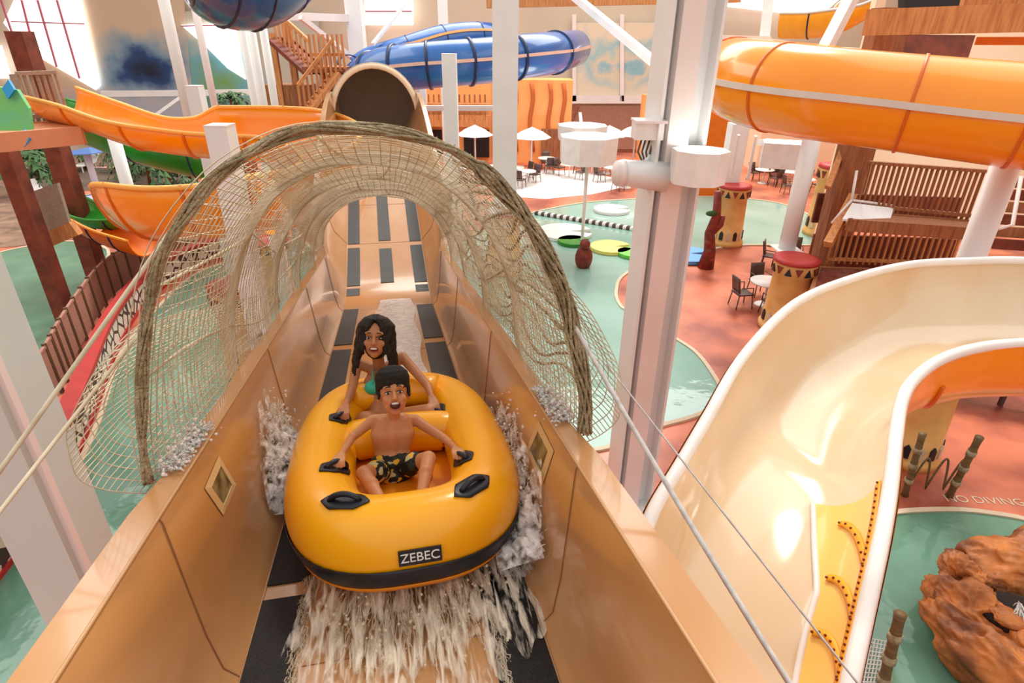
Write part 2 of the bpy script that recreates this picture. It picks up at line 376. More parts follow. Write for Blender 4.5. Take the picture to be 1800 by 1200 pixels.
# twisted rope bundle wound round the nearest hoop
mb = MB()
for k in range(18):
    pts = []
    for j in range(120):
        ph = math.pi*(.0+1.0*j/119); q = net_pt(2.12, ph, 0, .01); w = .010+.007*math.sin(ph*3+k*1.7)+(.012 if ph < 1.1 else 0); an = k*.7+ph*7*(1 if k % 2 else -1)
        rad = V((math.cos(ph), 0, math.sin(ph))); pts.append(q+rad*w*math.cos(an)+V((0, 1, 0))*(w*1.1*math.sin(an)))
    mb.tube(pts, .0055, 5)
mb.build('rope_binding', M_rope, net)
for k, ph0 in enumerate((.35, .75, 1.57, 2.5, 2.9)):            # lashing ropes along the netting
    mb = MB(); mb.tube([net_pt(2.12+6.2*i/40, ph0+.12*math.sin(i*.3+k), .07, .01) for i in range(41)], .006, 6); mb.build('ridge_rope', M_rope if k < 2 else M_net, net)
for k in range(13):                                             # bunched folds on the right flank
    mb = MB(); a = .12+.085*k
    mb.tube([net_pt(2.14+i*.17, max(a+.05*math.sin(i*.9+k)-.012*i, .02), 0, .015+.02*math.sin(i*.7+k*2)) for i in range(int(14+k*2))], .007, 5); mb.build('rope_fold', M_rope, net)
# loose skirt of net hanging outside the left flange
def skirt(sd, s0, s1, bulge, top, bot, nn=26, mm=30):
    mb = MB(); g = []
    for i in range(nn+1):
        s = s0+(s1-s0)*i/nn; row = []
        for j in range(mm+1):
            t = j/mm; u_ = i/nn; zt = top-.35*u_; ct = max(0, 1-((zt-.665)/1.17)**2); xt = .80*ct**.42+.015; z = zt*(1-t)+bot*t-.08*math.sin(math.pi*t)
            x = xt*(1-t)+.81*t+bulge*math.sin(math.pi*t**.8)*math.sin(math.pi*(.25+.72*u_))**1.0+.02*noise.noise(V((s*4, t*5, sd)))
            row.append(V((sd*x, s-.15*math.sin(math.pi*t)*(1-u_), z)))
        g.append(row)
    for row in g: cord(mb, row, .0024)
    for j in range(mm+1): cord(mb, [row[j] for row in g], .0024)
    return mb
skirt(-1, 2.1, 4.2, .27, 1.25, .63).build('net_skirt', M_net, net)
skirt(1, 2.1, 4.6, .20, 1.3, .63).build('net_skirt', M_net, net)
# guy ropes from the nearest hoop towards the viewer
def guy(name, label, pts, r, mt, grp=None):
    mb = MB(); mb.tube([V(p) for p in pts], r, 8); o = mb.build(name, mt); tag(o, label, 'rope', grp); return o
def hang(a, b, sag, n=14): return [V(a).lerp(V(b), i/n)-V((0, 0, sag*4*(i/n)*(1-i/n))) for i in range(n+1)]
W_ = lambda p: SM @ V(p)
guy('guy_rope', 'beige guy rope from high on the left hoop, upper of two', hang(P(343, 345, 2.15), P(-70, 925, 1.75), .0), .0075, M_net)
guy('guy_rope', 'beige guy rope from low on the left hoop, lower of two', hang(P(243, 588, 2.05), P(-60, 975, 1.55), .0), .006, M_net)
guy('guy_rope', 'thick white braided rope sagging beside the right slide edge over the cream slide', hang(P(925, 415, 2.6), P(1470, 1330, 1.35), .04), .0085, M_wrope)
guy('guy_rope', 'thin grey cable crossing in front of the cream slide', hang(P(1066, 640, 2.4), P(1610, 1330, 1.5), .0), .0035, M_wrope)

# ------------------------------------------------------------------ raft
RC = V((.062, 2.965, .0)); RZ = R(1.5)
RM = SM @ Matrix.Translation(RC+V((0, 0, .02))) @ Matrix.Rotation(RZ, 4, 'Z') @ Matrix.Rotation(R(-2.2), 4, 'X')
raft = thing('inflatable_raft', 'yellow inflatable two-seat raft with black handles and black stripe on the tan slide', 'raft'); raft.matrix_world = RM
HL, HWD = .985, .568; TR = .165; TV = .19
def stad(off, n=72, z=0.0):                                   # rounded-rectangle centre line
    a, b = HWD-off, HL-off; out = []
    for i in range(n):
        t = 2*math.pi*i/n; c, s_ = math.cos(t), math.sin(t); e = .62
        out.append(V((a*math.copysign(abs(c)**e, c), b*math.copysign(abs(s_)**(e+.12), s_), z)))
    return out
cl = stad(TR); n = len(cl)
mb = MB(); rows = []
for i, p in enumerate(cl):
    t = (cl[(i+1) % n]-cl[i-1]).normalized(); nr = V((t.y, -t.x, 0)); up = .0
    ring = []
    for j in range(24):
        a = 2*math.pi*j/24; cz = math.sin(a); ca = math.cos(a)
        ring.append(V((p.x, p.y, .215))+nr*TR*ca+V((0, 0, 1))*TV*cz)
    rows.append(ring)
rows.append(rows[0]); mb.grid(rows, closed=True); mb.build('tube', M_raft, raft)
mb = MB(); rows = []
for i in range(n+1):                                          # black stripe belt round the lower outside
    p = cl[i % n]; t = (cl[(i+1) % n]-cl[i % n-1]).normalized(); nr = V((t.y, -t.x, 0))
    rows.append([V((p.x, p.y, .215))+nr*(TR+.006)*math.cos(a)+V((0, 0, (.197)*math.sin(a))) for a in [R(-37)+R(28)*k/6 for k in range(7)]])
mb.grid(rows); solid(mb.build('black_stripe', M_handle, raft), .004)
mb = MB(); rows = []
for i in range(n+1):
    p = cl[i % n]; t = (cl[(i+1) % n]-cl[i % n-1]).normalized(); nr = V((t.y, -t.x, 0))
    rows.append([V((p.x, p.y, .215))+nr*(TR+.01)*math.cos(a)+V((0, 0, (.2)*math.sin(a))) for a in [R(-84)+R(46)*k/6 for k in range(7)]])
mb.grid(rows); solid(mb.build('bottom_band', M_raft2, raft), .004)
mb = MB(); mb.poly([(p.x, p.y) for p in stad(TR)], .06, .12); mb.build('floor_pad', M_raft2, raft)
mb = MB()
mb.tube([(-.3, .17+.0, .2+.0)]+[(-.3+.6*i/10, .17+.05*math.sin(math.pi*i/10), .24) for i in range(11)]+[(.3, .17, .2)], .115, 16)
mb.build('seat_divider', M_raft, raft)
mb = MB(); mb.tube([(-.27+.54*i/10, .60+.05*math.sin(math.pi*i/10), .34) for i in range(11)], .10, 16); mb.build('backrest', M_raft, raft)
RI = RM.inverted()
def rp(u, v, s): return RI @ (SM @ sl(u, v, s))
def surf(x, y):                                               # height of the tube's skin at x, y
    d = min((V((x, y, 0))-V((q.x, q.y, 0))).length for q in stad(TR, 180)); return .215+TV*math.sqrt(max(1-(d/TR)**2, .01))
hand_pts = {}; SC = stad(TR, 240)
for key, (u, v, s, yaw) in dict(a=(600, 735, 3.2, -40), b=(772, 722, 3.15, 35), c=(592, 822, 2.62, -50), d=(812, 806, 2.58, 30), e=(606, 880, 2.30, -112), f=(830, 853, 2.29, -52)).items():
    for _ in range(14):
        q = rp(u, v, s); s -= (q.z-surf(q.x, q.y))*-.8
    hand_pts[key] = q
    t = min(stad(TR, 180), key=lambda w: (V((q.x, q.y, 0))-w).length); rad = V((q.x-t.x, q.y-t.y, q.z-.215)).normalized()
    ax = Matrix.Rotation(R(yaw+90), 3, 'Z') @ V((1, 0, 0)); ax = (ax-rad*ax.dot(rad)).normalized(); ay = rad.cross(ax)
    MM = Matrix((ax, ay, rad)).transposed()
    def conf(x, y, off):
        w_ = q+MM @ V((x, y, 0)); c_ = min(SC, key=lambda k_: (V((w_.x, w_.y, 0))-k_).length); dx = V((w_.x-c_.x, w_.y-c_.y, 0)); an = math.atan2((w_.z-.215)/TV, dx.length/TR)
        return V((c_.x, c_.y, .215))+dx.normalized()*(TR*math.cos(an)+off*math.cos(an))+V((0, 0, TV*math.sin(an)+off*math.sin(an)))
    g_ = []
    for i in range(13):
        x = -.105+.21*i/12; hh = .046*min(1, (.108-abs(x))/.05); g_.append([conf(x, hh*(j-3)/3, .005) for j in range(7)])
    pt = MB().grid(g_).build('handle_patch', M_handle, raft); solid(pt, .006)
    mb = MB(); mb.tube([conf(-.065+.13*i/10, 0, .004+.03*math.sin(math.pi*i/10)**.6) for i in range(11)], .012, 8)
    mb.build('grip', M_handle, pt)
    hand_pts[key] = q+rad*.03
# black name plate with white lettering on the front
q = rp(737, 977, 2.12); lx, lz = q.x, q.z
MMp = Matrix(((1, 0, 0), (0, math.cos(R(28)), -math.sin(R(28))), (0, math.sin(R(28)), math.cos(R(28)))))
fz = .235; fy = -HL-.004
mb = MB(); mb.box((lx, fy+.0, fz), (.165, .008, .062), Matrix.Rotation(R(-4), 3, 'X')); pl = mb.build('name_plate', M_handle, raft)
fo = text_mesh('plate_lettering', 'ZEBEC', .052, M_white); fo.parent = pl
fo.location = (lx, fy-.006, fz+.0); fo.rotation_euler = (R(86), 0, 0)

# ------------------------------------------------------------------ riders
def frame(fwd, up=V((0, 0, 1))):                              # columns: right, back, up for a face that looks along fwd
    f = V(fwd).normalized(); r = f.cross(up).normalized(); r = -r if r.x < 0 else r
    b = -f; u = r.cross(b); u = u if u.z > 0 else -u
    return Matrix((r, b, u)).transposed()
def hand(mb, wrist, grip, side, k=1.0, ax=V((1, 0, 0))):
    """palm from wrist to the grip, four fingers curled over it and a thumb closing from the side"""
    w, g = V(wrist), V(grip); d = (g-w).normalized(); nrm = V((0, 0, 1)); nrm = (nrm-d*nrm.dot(d)).normalized(); sx = d.cross(nrm).normalized()
    kn = g+nrm*.012*k-d*.012
    for t in (-1.0, -.35, .35, 1.0): mb.cap(w+sx*t*.012*k, .013*k, kn+sx*t*.024*k, .0105*k, 10)
    for i, t in enumerate((-1.5, -.5, .5, 1.5)):
        L = (.9, 1.05, 1.0, .8)[i]; a = kn+sx*t*.0175*k
        b = a+(d*.030*L-nrm*.004)*k; c = b+(d*.010-nrm*.024*L)*k; e = c+(-d*.014-nrm*.010*L)*k
        mb.chain([a, b, c, e], [.0088*k, .0082*k, .0078*k, .0068*k], 8)
    a = w.lerp(kn, .45)+sx*side*.024*k; b = a+(d*.022+sx*side*.014-nrm*.012)*k; c = b+(d*.024-nrm*.016-sx*side*.004)*k
    mb.chain([w.lerp(kn, .25)+sx*side*.010*k, a, b, c], [.011*k, .011*k, .0095*k, .008*k], 8)
def foot(mb, heel, toe, k=1.0):
    h, t = V(heel), V(toe); d = (t-h).normalized(); sx = d.cross(V((0, 0, 1))).normalized()
    mb.cap(h, .026*k, h.lerp(t, .65), .02*k)
    for i in range(5): mb.cap(h.lerp(t, .5)+sx*(i-2)*.008*k, .013*k, t+sx*(i-2)*.0115*k-d*abs(i-1)*.006*k, .0075*k, 8)
def head_shape(mb, c, M, k):
    g = lambda x, y, z: c+M @ V((x*k, y*k, z*k))
    mb.ell(g(0, .012, .03), (.073*k, .090*k, .088*k), M, 20, 14)
    mb.ell(g(0, -.025, -.03), (.058*k, .060*k, .070*k), M, 18, 12)
    mb.ell(g(0, -.052, -.082), (.026*k, .024*k, .022*k), M)                       # chin
    for s in (-1, 1):
        mb.ell(g(s*.036, -.058, -.018), (.024*k, .020*k, .022*k), M)               # cheek
        mb.ell(g(s*.077, .012, -.005), (.010*k, .018*k, .030*k), M)               # ear
        mb.ell(g(s*.030, -.070, .040), (.026*k, .012*k, .010*k), M)               # brow ridge
        mb.ell(g(s*.010, -.092, -.020), (.009*k, .009*k, .008*k), M)              # nostril
    mb.cap(g(0, -.080, .022), .008*k, g(0, -.100, -.016), .012*k)
def face(par, c, M, k, look, mouth_open, brow_m):
    g = lambda x, y, z: c+M @ V((x*k, y*k, z*k))
    for s in (-1, 1):
        e = MB().ell(g(s*.030, -.0745, .012), (.0138*k, .009*k, .0056*k if mouth_open else .0046*k), M).build('eye', M_eye, par)
        MB().ell(g(s*.030+look, -.0825, .011), (.0072*k, .0045*k, .0062*k), M).build('iris', M_iris, e)
        mb = MB(); mb.tube([g(s*(.015+.034*i/6), -.087+.018*(i/6)**2, .041+.004*math.sin(math.pi*(i/6)**.8)-.005*i/6) for i in range(7)], .0028*k, 6); mb.build('eyebrow', brow_m, par)
        mb = MB(); mb.tube([g(s*(.013+.034*i/6), -.0835+.010*(i/6), .0175+.0045*math.sin(math.pi*i/6)-.004*i/6) for i in range(7)], .0022*k, 6); mb.build('eyelash', brow_m, par)
    mo = MB().ell(g(0, -.0790, -.052), (.024*k, .012*k, (.018 if mouth_open else .010)*k), M).build('mouth', M_mouth, par)
    mb = MB(); mb.tube([g(.027*math.cos(t), -.0835+.006*abs(math.cos(t)), -.052+(.021 if mouth_open else .013)*math.sin(t)) for t in [2*math.pi*i/20 for i in range(20)]], .0036*k, 6, closed=True); mb.build('lip', M_lip, mo)
    mb = MB(); mb.ell(g(0, -.0860, -.042 if mouth_open else -.048), (.019*k, .006*k, (.006 if mouth_open else .007)*k), M); mb.build('teeth', M_teeth, mo)

# --- boy
boy = thing('person', 'laughing boy in dark floral swim shorts sitting in the front of the yellow raft', 'person', group=None); boy.matrix_world = RM
q = lambda u, v, s: rp(u, v, s)
hips = V((q(692, 840, 2.90).x, q(692, 840, 2.90).y, .155)); neck = q(690, 724, 2.95); hc = q(692, 694, 2.88)
shL, shR = q(656, 738, 2.99), q(730, 738, 2.99); elL, elR = q(619, 768, 2.93), q(783, 772, 2.88)
gL, gR = hand_pts['c'], hand_pts['d']
mb = MB(); sp = [hips, hips.lerp(neck, .35)+V((0, .02, 0)), hips.lerp(neck, .62)+V((0, .01, 0)), neck-V((0, 0, .05))]
for dx, r0 in ((-.045, .056), (.045, .056), (0, .064)): mb.chain([p+V((dx*(1, .9, 1.25, 1.0)[i], 0, 0)) for i, p in enumerate(sp)], [r0*1.02, r0*.92, r0*1.08, r0*.72], 14)
for p in (shL, shR): mb.cap(neck-V((0, 0, .045)), .036, p, .031)
mb.cap(neck-V((0, -.01, .06)), .034, hc-V((0, -.01, .03)), .031)
for sh, el, g_, sd in ((shL, elL, gL, 1), (shR, elR, gR, -1)):
    wr = g_+(el-g_).normalized()*.065+V((0, 0, .012)); mb.chain([sh, el], [.030, .023]); mb.cap(el, .023, wr, .0155); hand(mb, wr, g_, sd, .86)
knL, knR = q(640, 832, 2.68), q(753, 806, 2.72); ftL, ftR = q(680, 893, 2.42), q(738, 893, 2.42); ftL.z = ftR.z = .165
for kn, ft, s in ((knL, ftL, -1), (knR, ftR, 1)):
    mb.cap(hips+V((s*.05, 0, 0)), .052, kn, .041); mb.cap(kn, .038, ft+V((0, .02, .02)), .024); mb.ell(kn.lerp(ft, .35)+V((0, .015, -.0)), (.038, .038, .05)); foot(mb, ft+V((0, .03, 0)), ft+V((s*.02, -.10, -.012)), .85)
HB = frame(V((.03, -.95, .32)))
head_shape(mb, hc, HB, .99)
remesh(mb.build('body', M_boy, boy), .0048, 3)
face(boy, hc, HB, .99, .0, True, M_hairb)
mb = MB()
g = lambda x, y, z: hc+HB @ V((x*.97, y*.99, z*.97))
mb.ell(g(0, .022, .052), (.078, .090, .086), HB, 20, 14)
random.seed(3)
for i in range(26):                                           # fringe and side locks
    t = -1.25+2.5*i/25; x = .078*math.sin(t); y = -.074*math.cos(t)+.01
    L = .050+.016*random.random()-(.022 if abs(t) < .18 else 0); mb.chain([g(x*.25, y*.3+.01, .142), g(x*.62, y*.68, .134), g(x*.92, y*.95-.004, .112), g(x*1.06, y*1.05-.006, .088), g(x*1.09, y*1.07-.006, .100-L)], [.014, .016, .015, .012, .006], 8)
for i in range(14):
    t = 1.2+3.9*i/13; x = .082*math.sin(t); y = -.082*math.cos(t)+.02; mb.chain([g(x*.9, y*.9, .06), g(x*1.03, y*1.03, -.01)], [.016, .007], 8)
remesh(mb.build('hair', M_hairb, boy), .004, 1)
mb = MB()
mb.chain([hips+V((-.045, 0, .035)), hips+V((.045, 0, .035))], [.073, .073]); mb.ell(hips+V((0, -.01, -.01)), (.112, .085, .06))
for kn, s in ((knL, -1), (knR, 1)): mb.cap(hips+V((s*.05, 0, 0)), .062, hips.lerp(kn, .62)+V((0, 0, .004)), .058)
remesh(mb.build('swim_shorts', M_trunk, boy), .005, 2)

# --- woman
wom = thing('person', 'smiling woman with long dark hair and teal bikini top sitting behind the boy', 'person'); wom.matrix_world = RM
hips = V((q(682, 735, 3.58).x, .50, .20)); neck = q(667, 640, 3.66); hc = q(660, 596, 3.55)
chest = hips.lerp(neck, .66)+V((0, .01, 0))
shL, shR = q(628, 638, 3.66), q(708, 628, 3.66); elL, elR = q(618, 688, 3.52), q(752, 678, 3.48)
gL, gR = hand_pts['a'], hand_pts['b']
mb = MB()
for dx, r0 in ((-.045, .062), (.045, .062), (0, .072)): mb.chain([hips+V((dx*1.35, 0, 0)), hips.lerp(neck, .38)+V((dx*.8, .01, 0)), chest+V((dx*1.2, 0, 0)), neck-V((-dx*.8, 0, .06))], [r0*1.2, r0*.9, r0*1.05, r0*.66], 14)
for p in (shL, shR): mb.cap(neck-V((0, 0, .05)), .036, p, .035)
mb.cap(neck-V((0, -.01, .06)), .038, hc-V((0, -.01, .04)), .036)
for s in (-1, 1): mb.ell(chest+V((s*.058, -.066, .0)), (.052, .042, .046))
for sh, el, g_, sd in ((shL, elL, gL, 1), (shR, elR, gR, -1)):
    wr = g_+(el-g_).normalized()*.08+V((0, 0, .012)); mb.chain([sh, el], [.034, .026]); mb.cap(el, .027, wr, .017); hand(mb, wr, g_, sd, 1.0)
for s in (-1, 1):
    kn = V((s*.185, .33, .30)); mb.cap(hips+V((s*.07, 0, 0)), .085, kn, .055); mb.cap(kn, .05, V((s*.06, .30, .16)), .035); mb.cap(V((s*.06, .31, .16)), .03, V((-s*.03, .29, .15)), .025)
HB = frame(V((-.10, -.97, .16)), V((.10, .05, 1)))
head_shape(mb, hc, HB, 1.04)
remesh(mb.build('body', M_wom, wom), .0055, 3)
face(wom, hc, HB, 1.04, 0, False, M_hair)
mb = MB(); g = lambda x, y, z: hc+HB @ V((x*1.05, y*1.05, z*1.05))
mb.ell(g(0, .030, .045), (.084, .094, .090), HB, 20, 14); mb.ell(g(0, .055, -.03), (.078, .06, .10), HB)
random.seed(5)
for s in (-1, 1):
    for i in range(17):                                       # long wavy locks over both shoulders
        t = i/16; ang = s*(.32+1.7*t); x0, y0 = .078*math.sin(ang), -.080*math.cos(ang)+.014
        ph = random.random()*6; L = .24+.05*random.random() if t > .25 else .15+.1*t
        if s > 0: L *= 1.12
        pts = [g(s*.008, .0, .132), g(x0*.75, y0*.75, .112)]
        for k in range(8):
            z = .075-L*k/7; w = .010*math.sin(ph+k*1.3); fl_ = .10*(k/7); pts.append(g(x0*(1.12+fl_)+s*.004*k+w, y0*(1.0-.55*t*k/7)+.01+.006*math.cos(ph+k), z))
        mb.chain(pts, [.016, .017, .015, .015, .014, .014, .013, .012, .009, .005], 8)
remesh(mb.build('hair', M_hair, wom), .0055, 1)
for s in (-1, 1):
    mb = MB(); mb.ell(chest+V((s*.060, -.074, .004)), (.050, .040, .046)); cup = remesh(mb.build('bikini_cup', M_teal, wom), .005, 1)
    mb = MB(); mb.tube([chest+V((s*.055, -.105, .035)), chest+V((s*.052, -.075, .085)), neck+V((s*.040, -.015, -.02)), neck+V((s*.02, .035, .0))], .005, 6); mb.build('strap', M_teal, wom)
mb = MB(); mb.tube([chest+V((.118*math.cos(a), .078*math.sin(a), -.022)) for a in [2*math.pi*i/24 for i in range(24)]], .006, 6, closed=True); mb.build('strap', M_teal, wom)
mb = MB(); mb.cap(hips+V((-.06, 0, 0)), .088, hips+V((.06, 0, 0)), .088); remesh(mb.build('bikini_bottom', M_handle, wom), .007, 1)

# ------------------------------------------------------------------ splashing water
def spray(name, label, starts, count, lean, L0, L1, w, mt, seed, blobs=0, arc=.5):
    random.seed(seed); mb = MB()
    for _ in range(count):
        p, dr = starts(random.random(), random.random()); d = (dr+V((random.gauss(0, lean), random.gauss(0, lean), random.gauss(0, lean)))).normalized()
        L = random.uniform(L0, L1); k = 5; pts = [p+d*L*i/k-V((0, 0, arc*(L*i/k)**2*2)) for i in range(k+1)]
        for i in range(1, k+1): pts[i] = pts[i]+V([random.gauss(0, .004) for _ in range(3)])
        ww = w*random.uniform(.4, 1.5); mb.tube(pts, [ww*.4, ww, ww*1.2, ww, ww*.7, ww*.15], 5)
    for _ in range(blobs):
        p, dr = starts(random.random(), random.random()); p = p+dr*random.uniform(0, L1*1.3)+V([random.gauss(0, .03) for _ in range(3)]); r = random.uniform(.003, .009); mb.ell(p, (r, r, r*.8), None, 6, 4)
    o = mb.build(name, mt, None); o.matrix_world = SM; tag(o, label, 'water', None, 'stuff'); return o
wx = lambda z: .60+z*.13
def sL(a, b):
    s = 2.95+.65*a; z = .04+.42*b*(.35+.65*math.sin(math.pi*a)); x = -(wx(z)-.01-.03*random.random()); return V((x, s, z)), V((-.02, -.25+.6*a, .8)).normalized()
def sR(a, b):
    s = 2.25+1.4*a; z = .02+.44*b*(.3+.7*math.sin(math.pi*min(a*1.3, 1))); x = wx(z)-.01-.04*random.random(); return V((x, s, z)), V((.02, -.75+1.3*a, .55)).normalized()
def sF(a, b):
    x = -.24+.62*a; y0 = 2.12+.30*(x-.03)**2*4; s = y0-.32*b*b; return V((x, s, .02+.05*(1-b))), V(((x-.03)*.5, -1, .10)).normalized()
def foam_shell(o, layers, pos, nu, nv, mt):
    for k in range(layers):
        MB().grid([[V(pos(i/nu, j/nv, k)) for j in range(nv+1)] for i in range(nu+1)]).build('foam_layer', mt, o)
nz = lambda *a: noise.noise(V(a))
def shL_(a, b, k):
    s = 2.85+.85*a; top = (.50 if k == 0 else .42-.06*k)*(.25+.75*math.sin(math.pi*min(a*1.05, 1))**.7)*(1+.35*nz(a*9, k, 3)); z = .01+top*b; off = .012+.05*k*math.sin(math.pi*b)+.05*abs(nz(a*11, b*6, k*3))*(1-b*.4)
    return (-(wx(z)-off), s-.06*b, z)
def shR_(a, b, k):
    s = 2.12+1.55*a; top = (.46 if k == 0 else .40-.05*k)*(.30+.70*math.sin(math.pi*min(.12+a*.95, 1))**.7)*(1+.4*nz(a*11, k, 9)); z = .01+top*b; off = .012+.055*k*math.sin(math.pi*b)+.06*abs(nz(a*14, b*6, k*5))*(1-b*.4)
    return (wx(z)-off, s-.10*b, z)
def shF_(a, b, k):
    x = .07+(a-.5)*(.66+.08*k); y0 = 2.12+1.1*(x-.07)**2; L = (.36+.12*k)*(1+.5*nz(a*14, k*3, 1))*(.75+.25*math.sin(math.pi*a)); y = y0-L*b
    return (x+(x-.03)*.25*b, y, .012+.07*(1-b)**1.5*(1-.25*k)+.025*abs(nz(a*24, b*4, k*2))*(1-b)+.002*k)
o = spray('water_splash', 'white water splash thrown up the left wall beside the raft', sL, 260, .3, .03, .09, .0022, M_foam, 1, 260)
foam_shell(o, 4, shL_, 60, 16, M_fside)
o = spray('water_splash', 'white water splash thrown up the right wall beside the raft', sR, 420, .3, .04, .11, .0022, M_foam, 2, 420)
foam_shell(o, 4, shR_, 90, 16, M_fside)
o = spray('water_splash', 'thin beige sheet of water spraying forward under the raft bow', sF, 420, .10, .05, .18, .0022, M_foam2, 4, 160, .25)
foam_shell(o, 3, shF_, 90, 18, M_ffront)
def sFr(a, b):
    return V((-.5+.17*b+.3*0, 1.2+1.1*a, .01)), V((.1, -1, .05)).normalized()
spray('water_splash', 'grey froth running down the left black grille', lambda a, b: (V((-.39+.05*b, 1.0+1.35*a, .012)), V((.05, -1, .03))), 500, .2, .02, .08, .002, M_foam2, 8, 0, .1)
spray('water_splash', 'grey froth running down the right black grille', lambda a, b: (V((.36+.03*b, 1.0+1.15*a, .012)), V((.05, -1, .03))), 300, .2, .02, .08, .002, M_foam2, 9, 0, .1)
for sd, s0, s1, z, lb in ((-1, 2.15, 2.55, .69, 'left'), (1, 2.2, 2.6, .69, 'right')):
    spray('water_splash', 'sparkling white droplets on the %s slide flange beside the net' % lb, lambda a, b: (V((sd*(.71+.09*b), s0+(s1-s0)*a, z)), V((0, -.5, .3))), 380, .6, .01, .03, .0028, M_foam, 12, 120, .1)
# smooth film of water down the middle behind the riders
mb = MB(); rows = []
for i in range(40):
    s = 4.05+3.7*i/39; w0, w1 = (-.14-.04*math.sin(s*3), .30-.02*math.sin(s*5)); rows.append([(w0+(w1-w0)*j/10, s, .012+.006*noise.noise(V((j*.5, s*3, 0)))+.006*math.sin(math.pi*j/10)+path_n(s)) for j in range(11)])
o = mb.grid(rows).build('water_film', M_sheet); o.matrix_world = SM; tag(o, 'smooth white film of water flowing down the slide floor behind the woman', 'water', None, 'stuff')
#PART3
# ------------------------------------------------------------------ the hall: floor, walls, windows, pools
def Y(u, v, y):                                               # photo ray met on an upright plane
    r = ray(u, v); return CAM + r*(y/r.y)
def st(mb, name, mt): o = mb.build(name, mt); o['kind'] = 'structure'; return o
st(MB().box((0, 25, -.1), (110, 90, .2)), 'floor', M_deck)
st(MB().box((0, 56, 13), (110, .4, 30)), 'wall_back', mat('wall_paint', (196, 186, 168), .8, (214, 200, 178), .15))
st(MB().box((-53, 20, 13), (.4, 80, 30)), 'wall_left', M_cream2)
st(MB().box((36, 20, 13), (.4, 80, 30)), 'wall_right', M_cream2)
def mural_mat(name, cx, cz, rx, rz, cols, bgc, ns=.25, lowc=None):
    m = mat(name, bgc, .8); nt = m.node_tree; b = nt.nodes['Principled BSDF']; L = nt.links.new
    tc = nt.nodes.new('ShaderNodeTexCoord'); mp = nt.nodes.new('ShaderNodeMapping'); L(tc.outputs['Object'], mp.inputs[0])
    mp.inputs['Location'].default_value = (-cx/rx, 0, -cz/rz); mp.inputs['Scale'].default_value = (1/rx, 0, 1/rz)
    ln = nt.nodes.new('ShaderNodeVectorMath'); ln.operation = 'LENGTH'; L(mp.outputs[0], ln.inputs[0])
    n = nt.nodes.new('ShaderNodeTexNoise'); n.inputs['Scale'].default_value = ns; n.inputs['Detail'].default_value = 7; L(tc.outputs['Object'], n.inputs[0])
    a = nt.nodes.new('ShaderNodeMath'); a.operation = 'MULTIPLY_ADD'; L(n.outputs[0], a.inputs[0]); a.inputs[1].default_value = 1.8; L(ln.outputs['Value'], a.inputs[2])
    r = nt.nodes.new('ShaderNodeValToRGB'); k = len(cols)
    while len(r.color_ramp.elements) < k: r.color_ramp.elements.new(.5)
    for e, (p, c) in zip(r.color_ramp.elements, cols): e.position = p; e.color = (*lin(c), 1)
    s = nt.nodes.new('ShaderNodeMath'); s.operation = 'MULTIPLY'; s.inputs[1].default_value = .4; L(a.outputs[0], s.inputs[0]); L(s.outputs[0], r.inputs[0])
    sp = nt.nodes.new('ShaderNodeSeparateXYZ'); L(tc.outputs['Object'], sp.inputs[0])
    lo = nt.nodes.new('ShaderNodeMapRange'); L(sp.outputs[2], lo.inputs[0]); lo.inputs[1].default_value = cz-rz*.9; lo.inputs[2].default_value = cz-rz*.35
    mx = nt.nodes.new('ShaderNodeMix'); mx.data_type = 'RGBA'; L(lo.outputs[0], mx.inputs[0]); mx.inputs[6].default_value = (*lin(lowc or bgc), 1); L(r.outputs[0], mx.inputs[7])
    L(mx.outputs[2], b.inputs['Base Color']); return m
def panel(pix, y, th=.12): return MB().prism([Y(u, v, y) for u, v in pix], (0, th, 0))
a, b = Y(262, 125, 55.2), Y(262, 175, 55.2)
mm = mural_mat('mural_wave', a.x, a.z, 5.2, 3.2, [(.34, (24, 40, 62)), (.47, (40, 76, 128)), (.56, (120, 156, 180)), (.66, (170, 180, 176)), (.80, (206, 190, 164))], (206, 190, 164), .28, (176, 186, 200))
tag(panel([(20, 75), (150, -5), (322, -5), (345, 235), (60, 250)], 55.2).build('mural', mm), 'painted wall mural of a dark blue wave below a pale sunlit sky', 'mural')
a = Y(395, 145, 55.2)
mm = mural_mat('mural_sea', a.x, a.z, 5, 3.0, [(.3, (60, 100, 70)), (.45, (120, 170, 90)), (.6, (110, 178, 190)), (.8, (190, 190, 175))], (190, 190, 175), .3, (60, 90, 60))
tag(panel([(322, 20), (560, 20), (560, 215), (345, 215)], 55.25).build('mural', mm), 'painted wall mural with turquoise sea and green palms behind the white pipes', 'mural')
a = Y(1095, 115, 55.2)
mm = mural_mat('mural_cloud', a.x, a.z, 6, 2.6, [(.25, (120, 170, 190)), (.40, (150, 190, 200)), (.48, (220, 206, 180)), (.60, (160, 196, 200)), (.75, (226, 212, 188))], (226, 212, 188), .45)
mu = panel([(1012, 40), (1160, 40), (1160, 172), (1012, 172)], 55.2).build('mural', mm); tag(mu, 'painted wall mural of blue swirling clouds above the brown thatched roof', 'mural')
for u in (1006, 1090):
    panel([(u, 25), (u+7, 25), (u+7, 178), (u, 178)], 55.0).build('frame_strip', M_steelb, mu)
panel([(1000, 168), (1165, 168), (1165, 182), (1000, 182)], 55.0).build('frame_strip', M_steelb, mu)
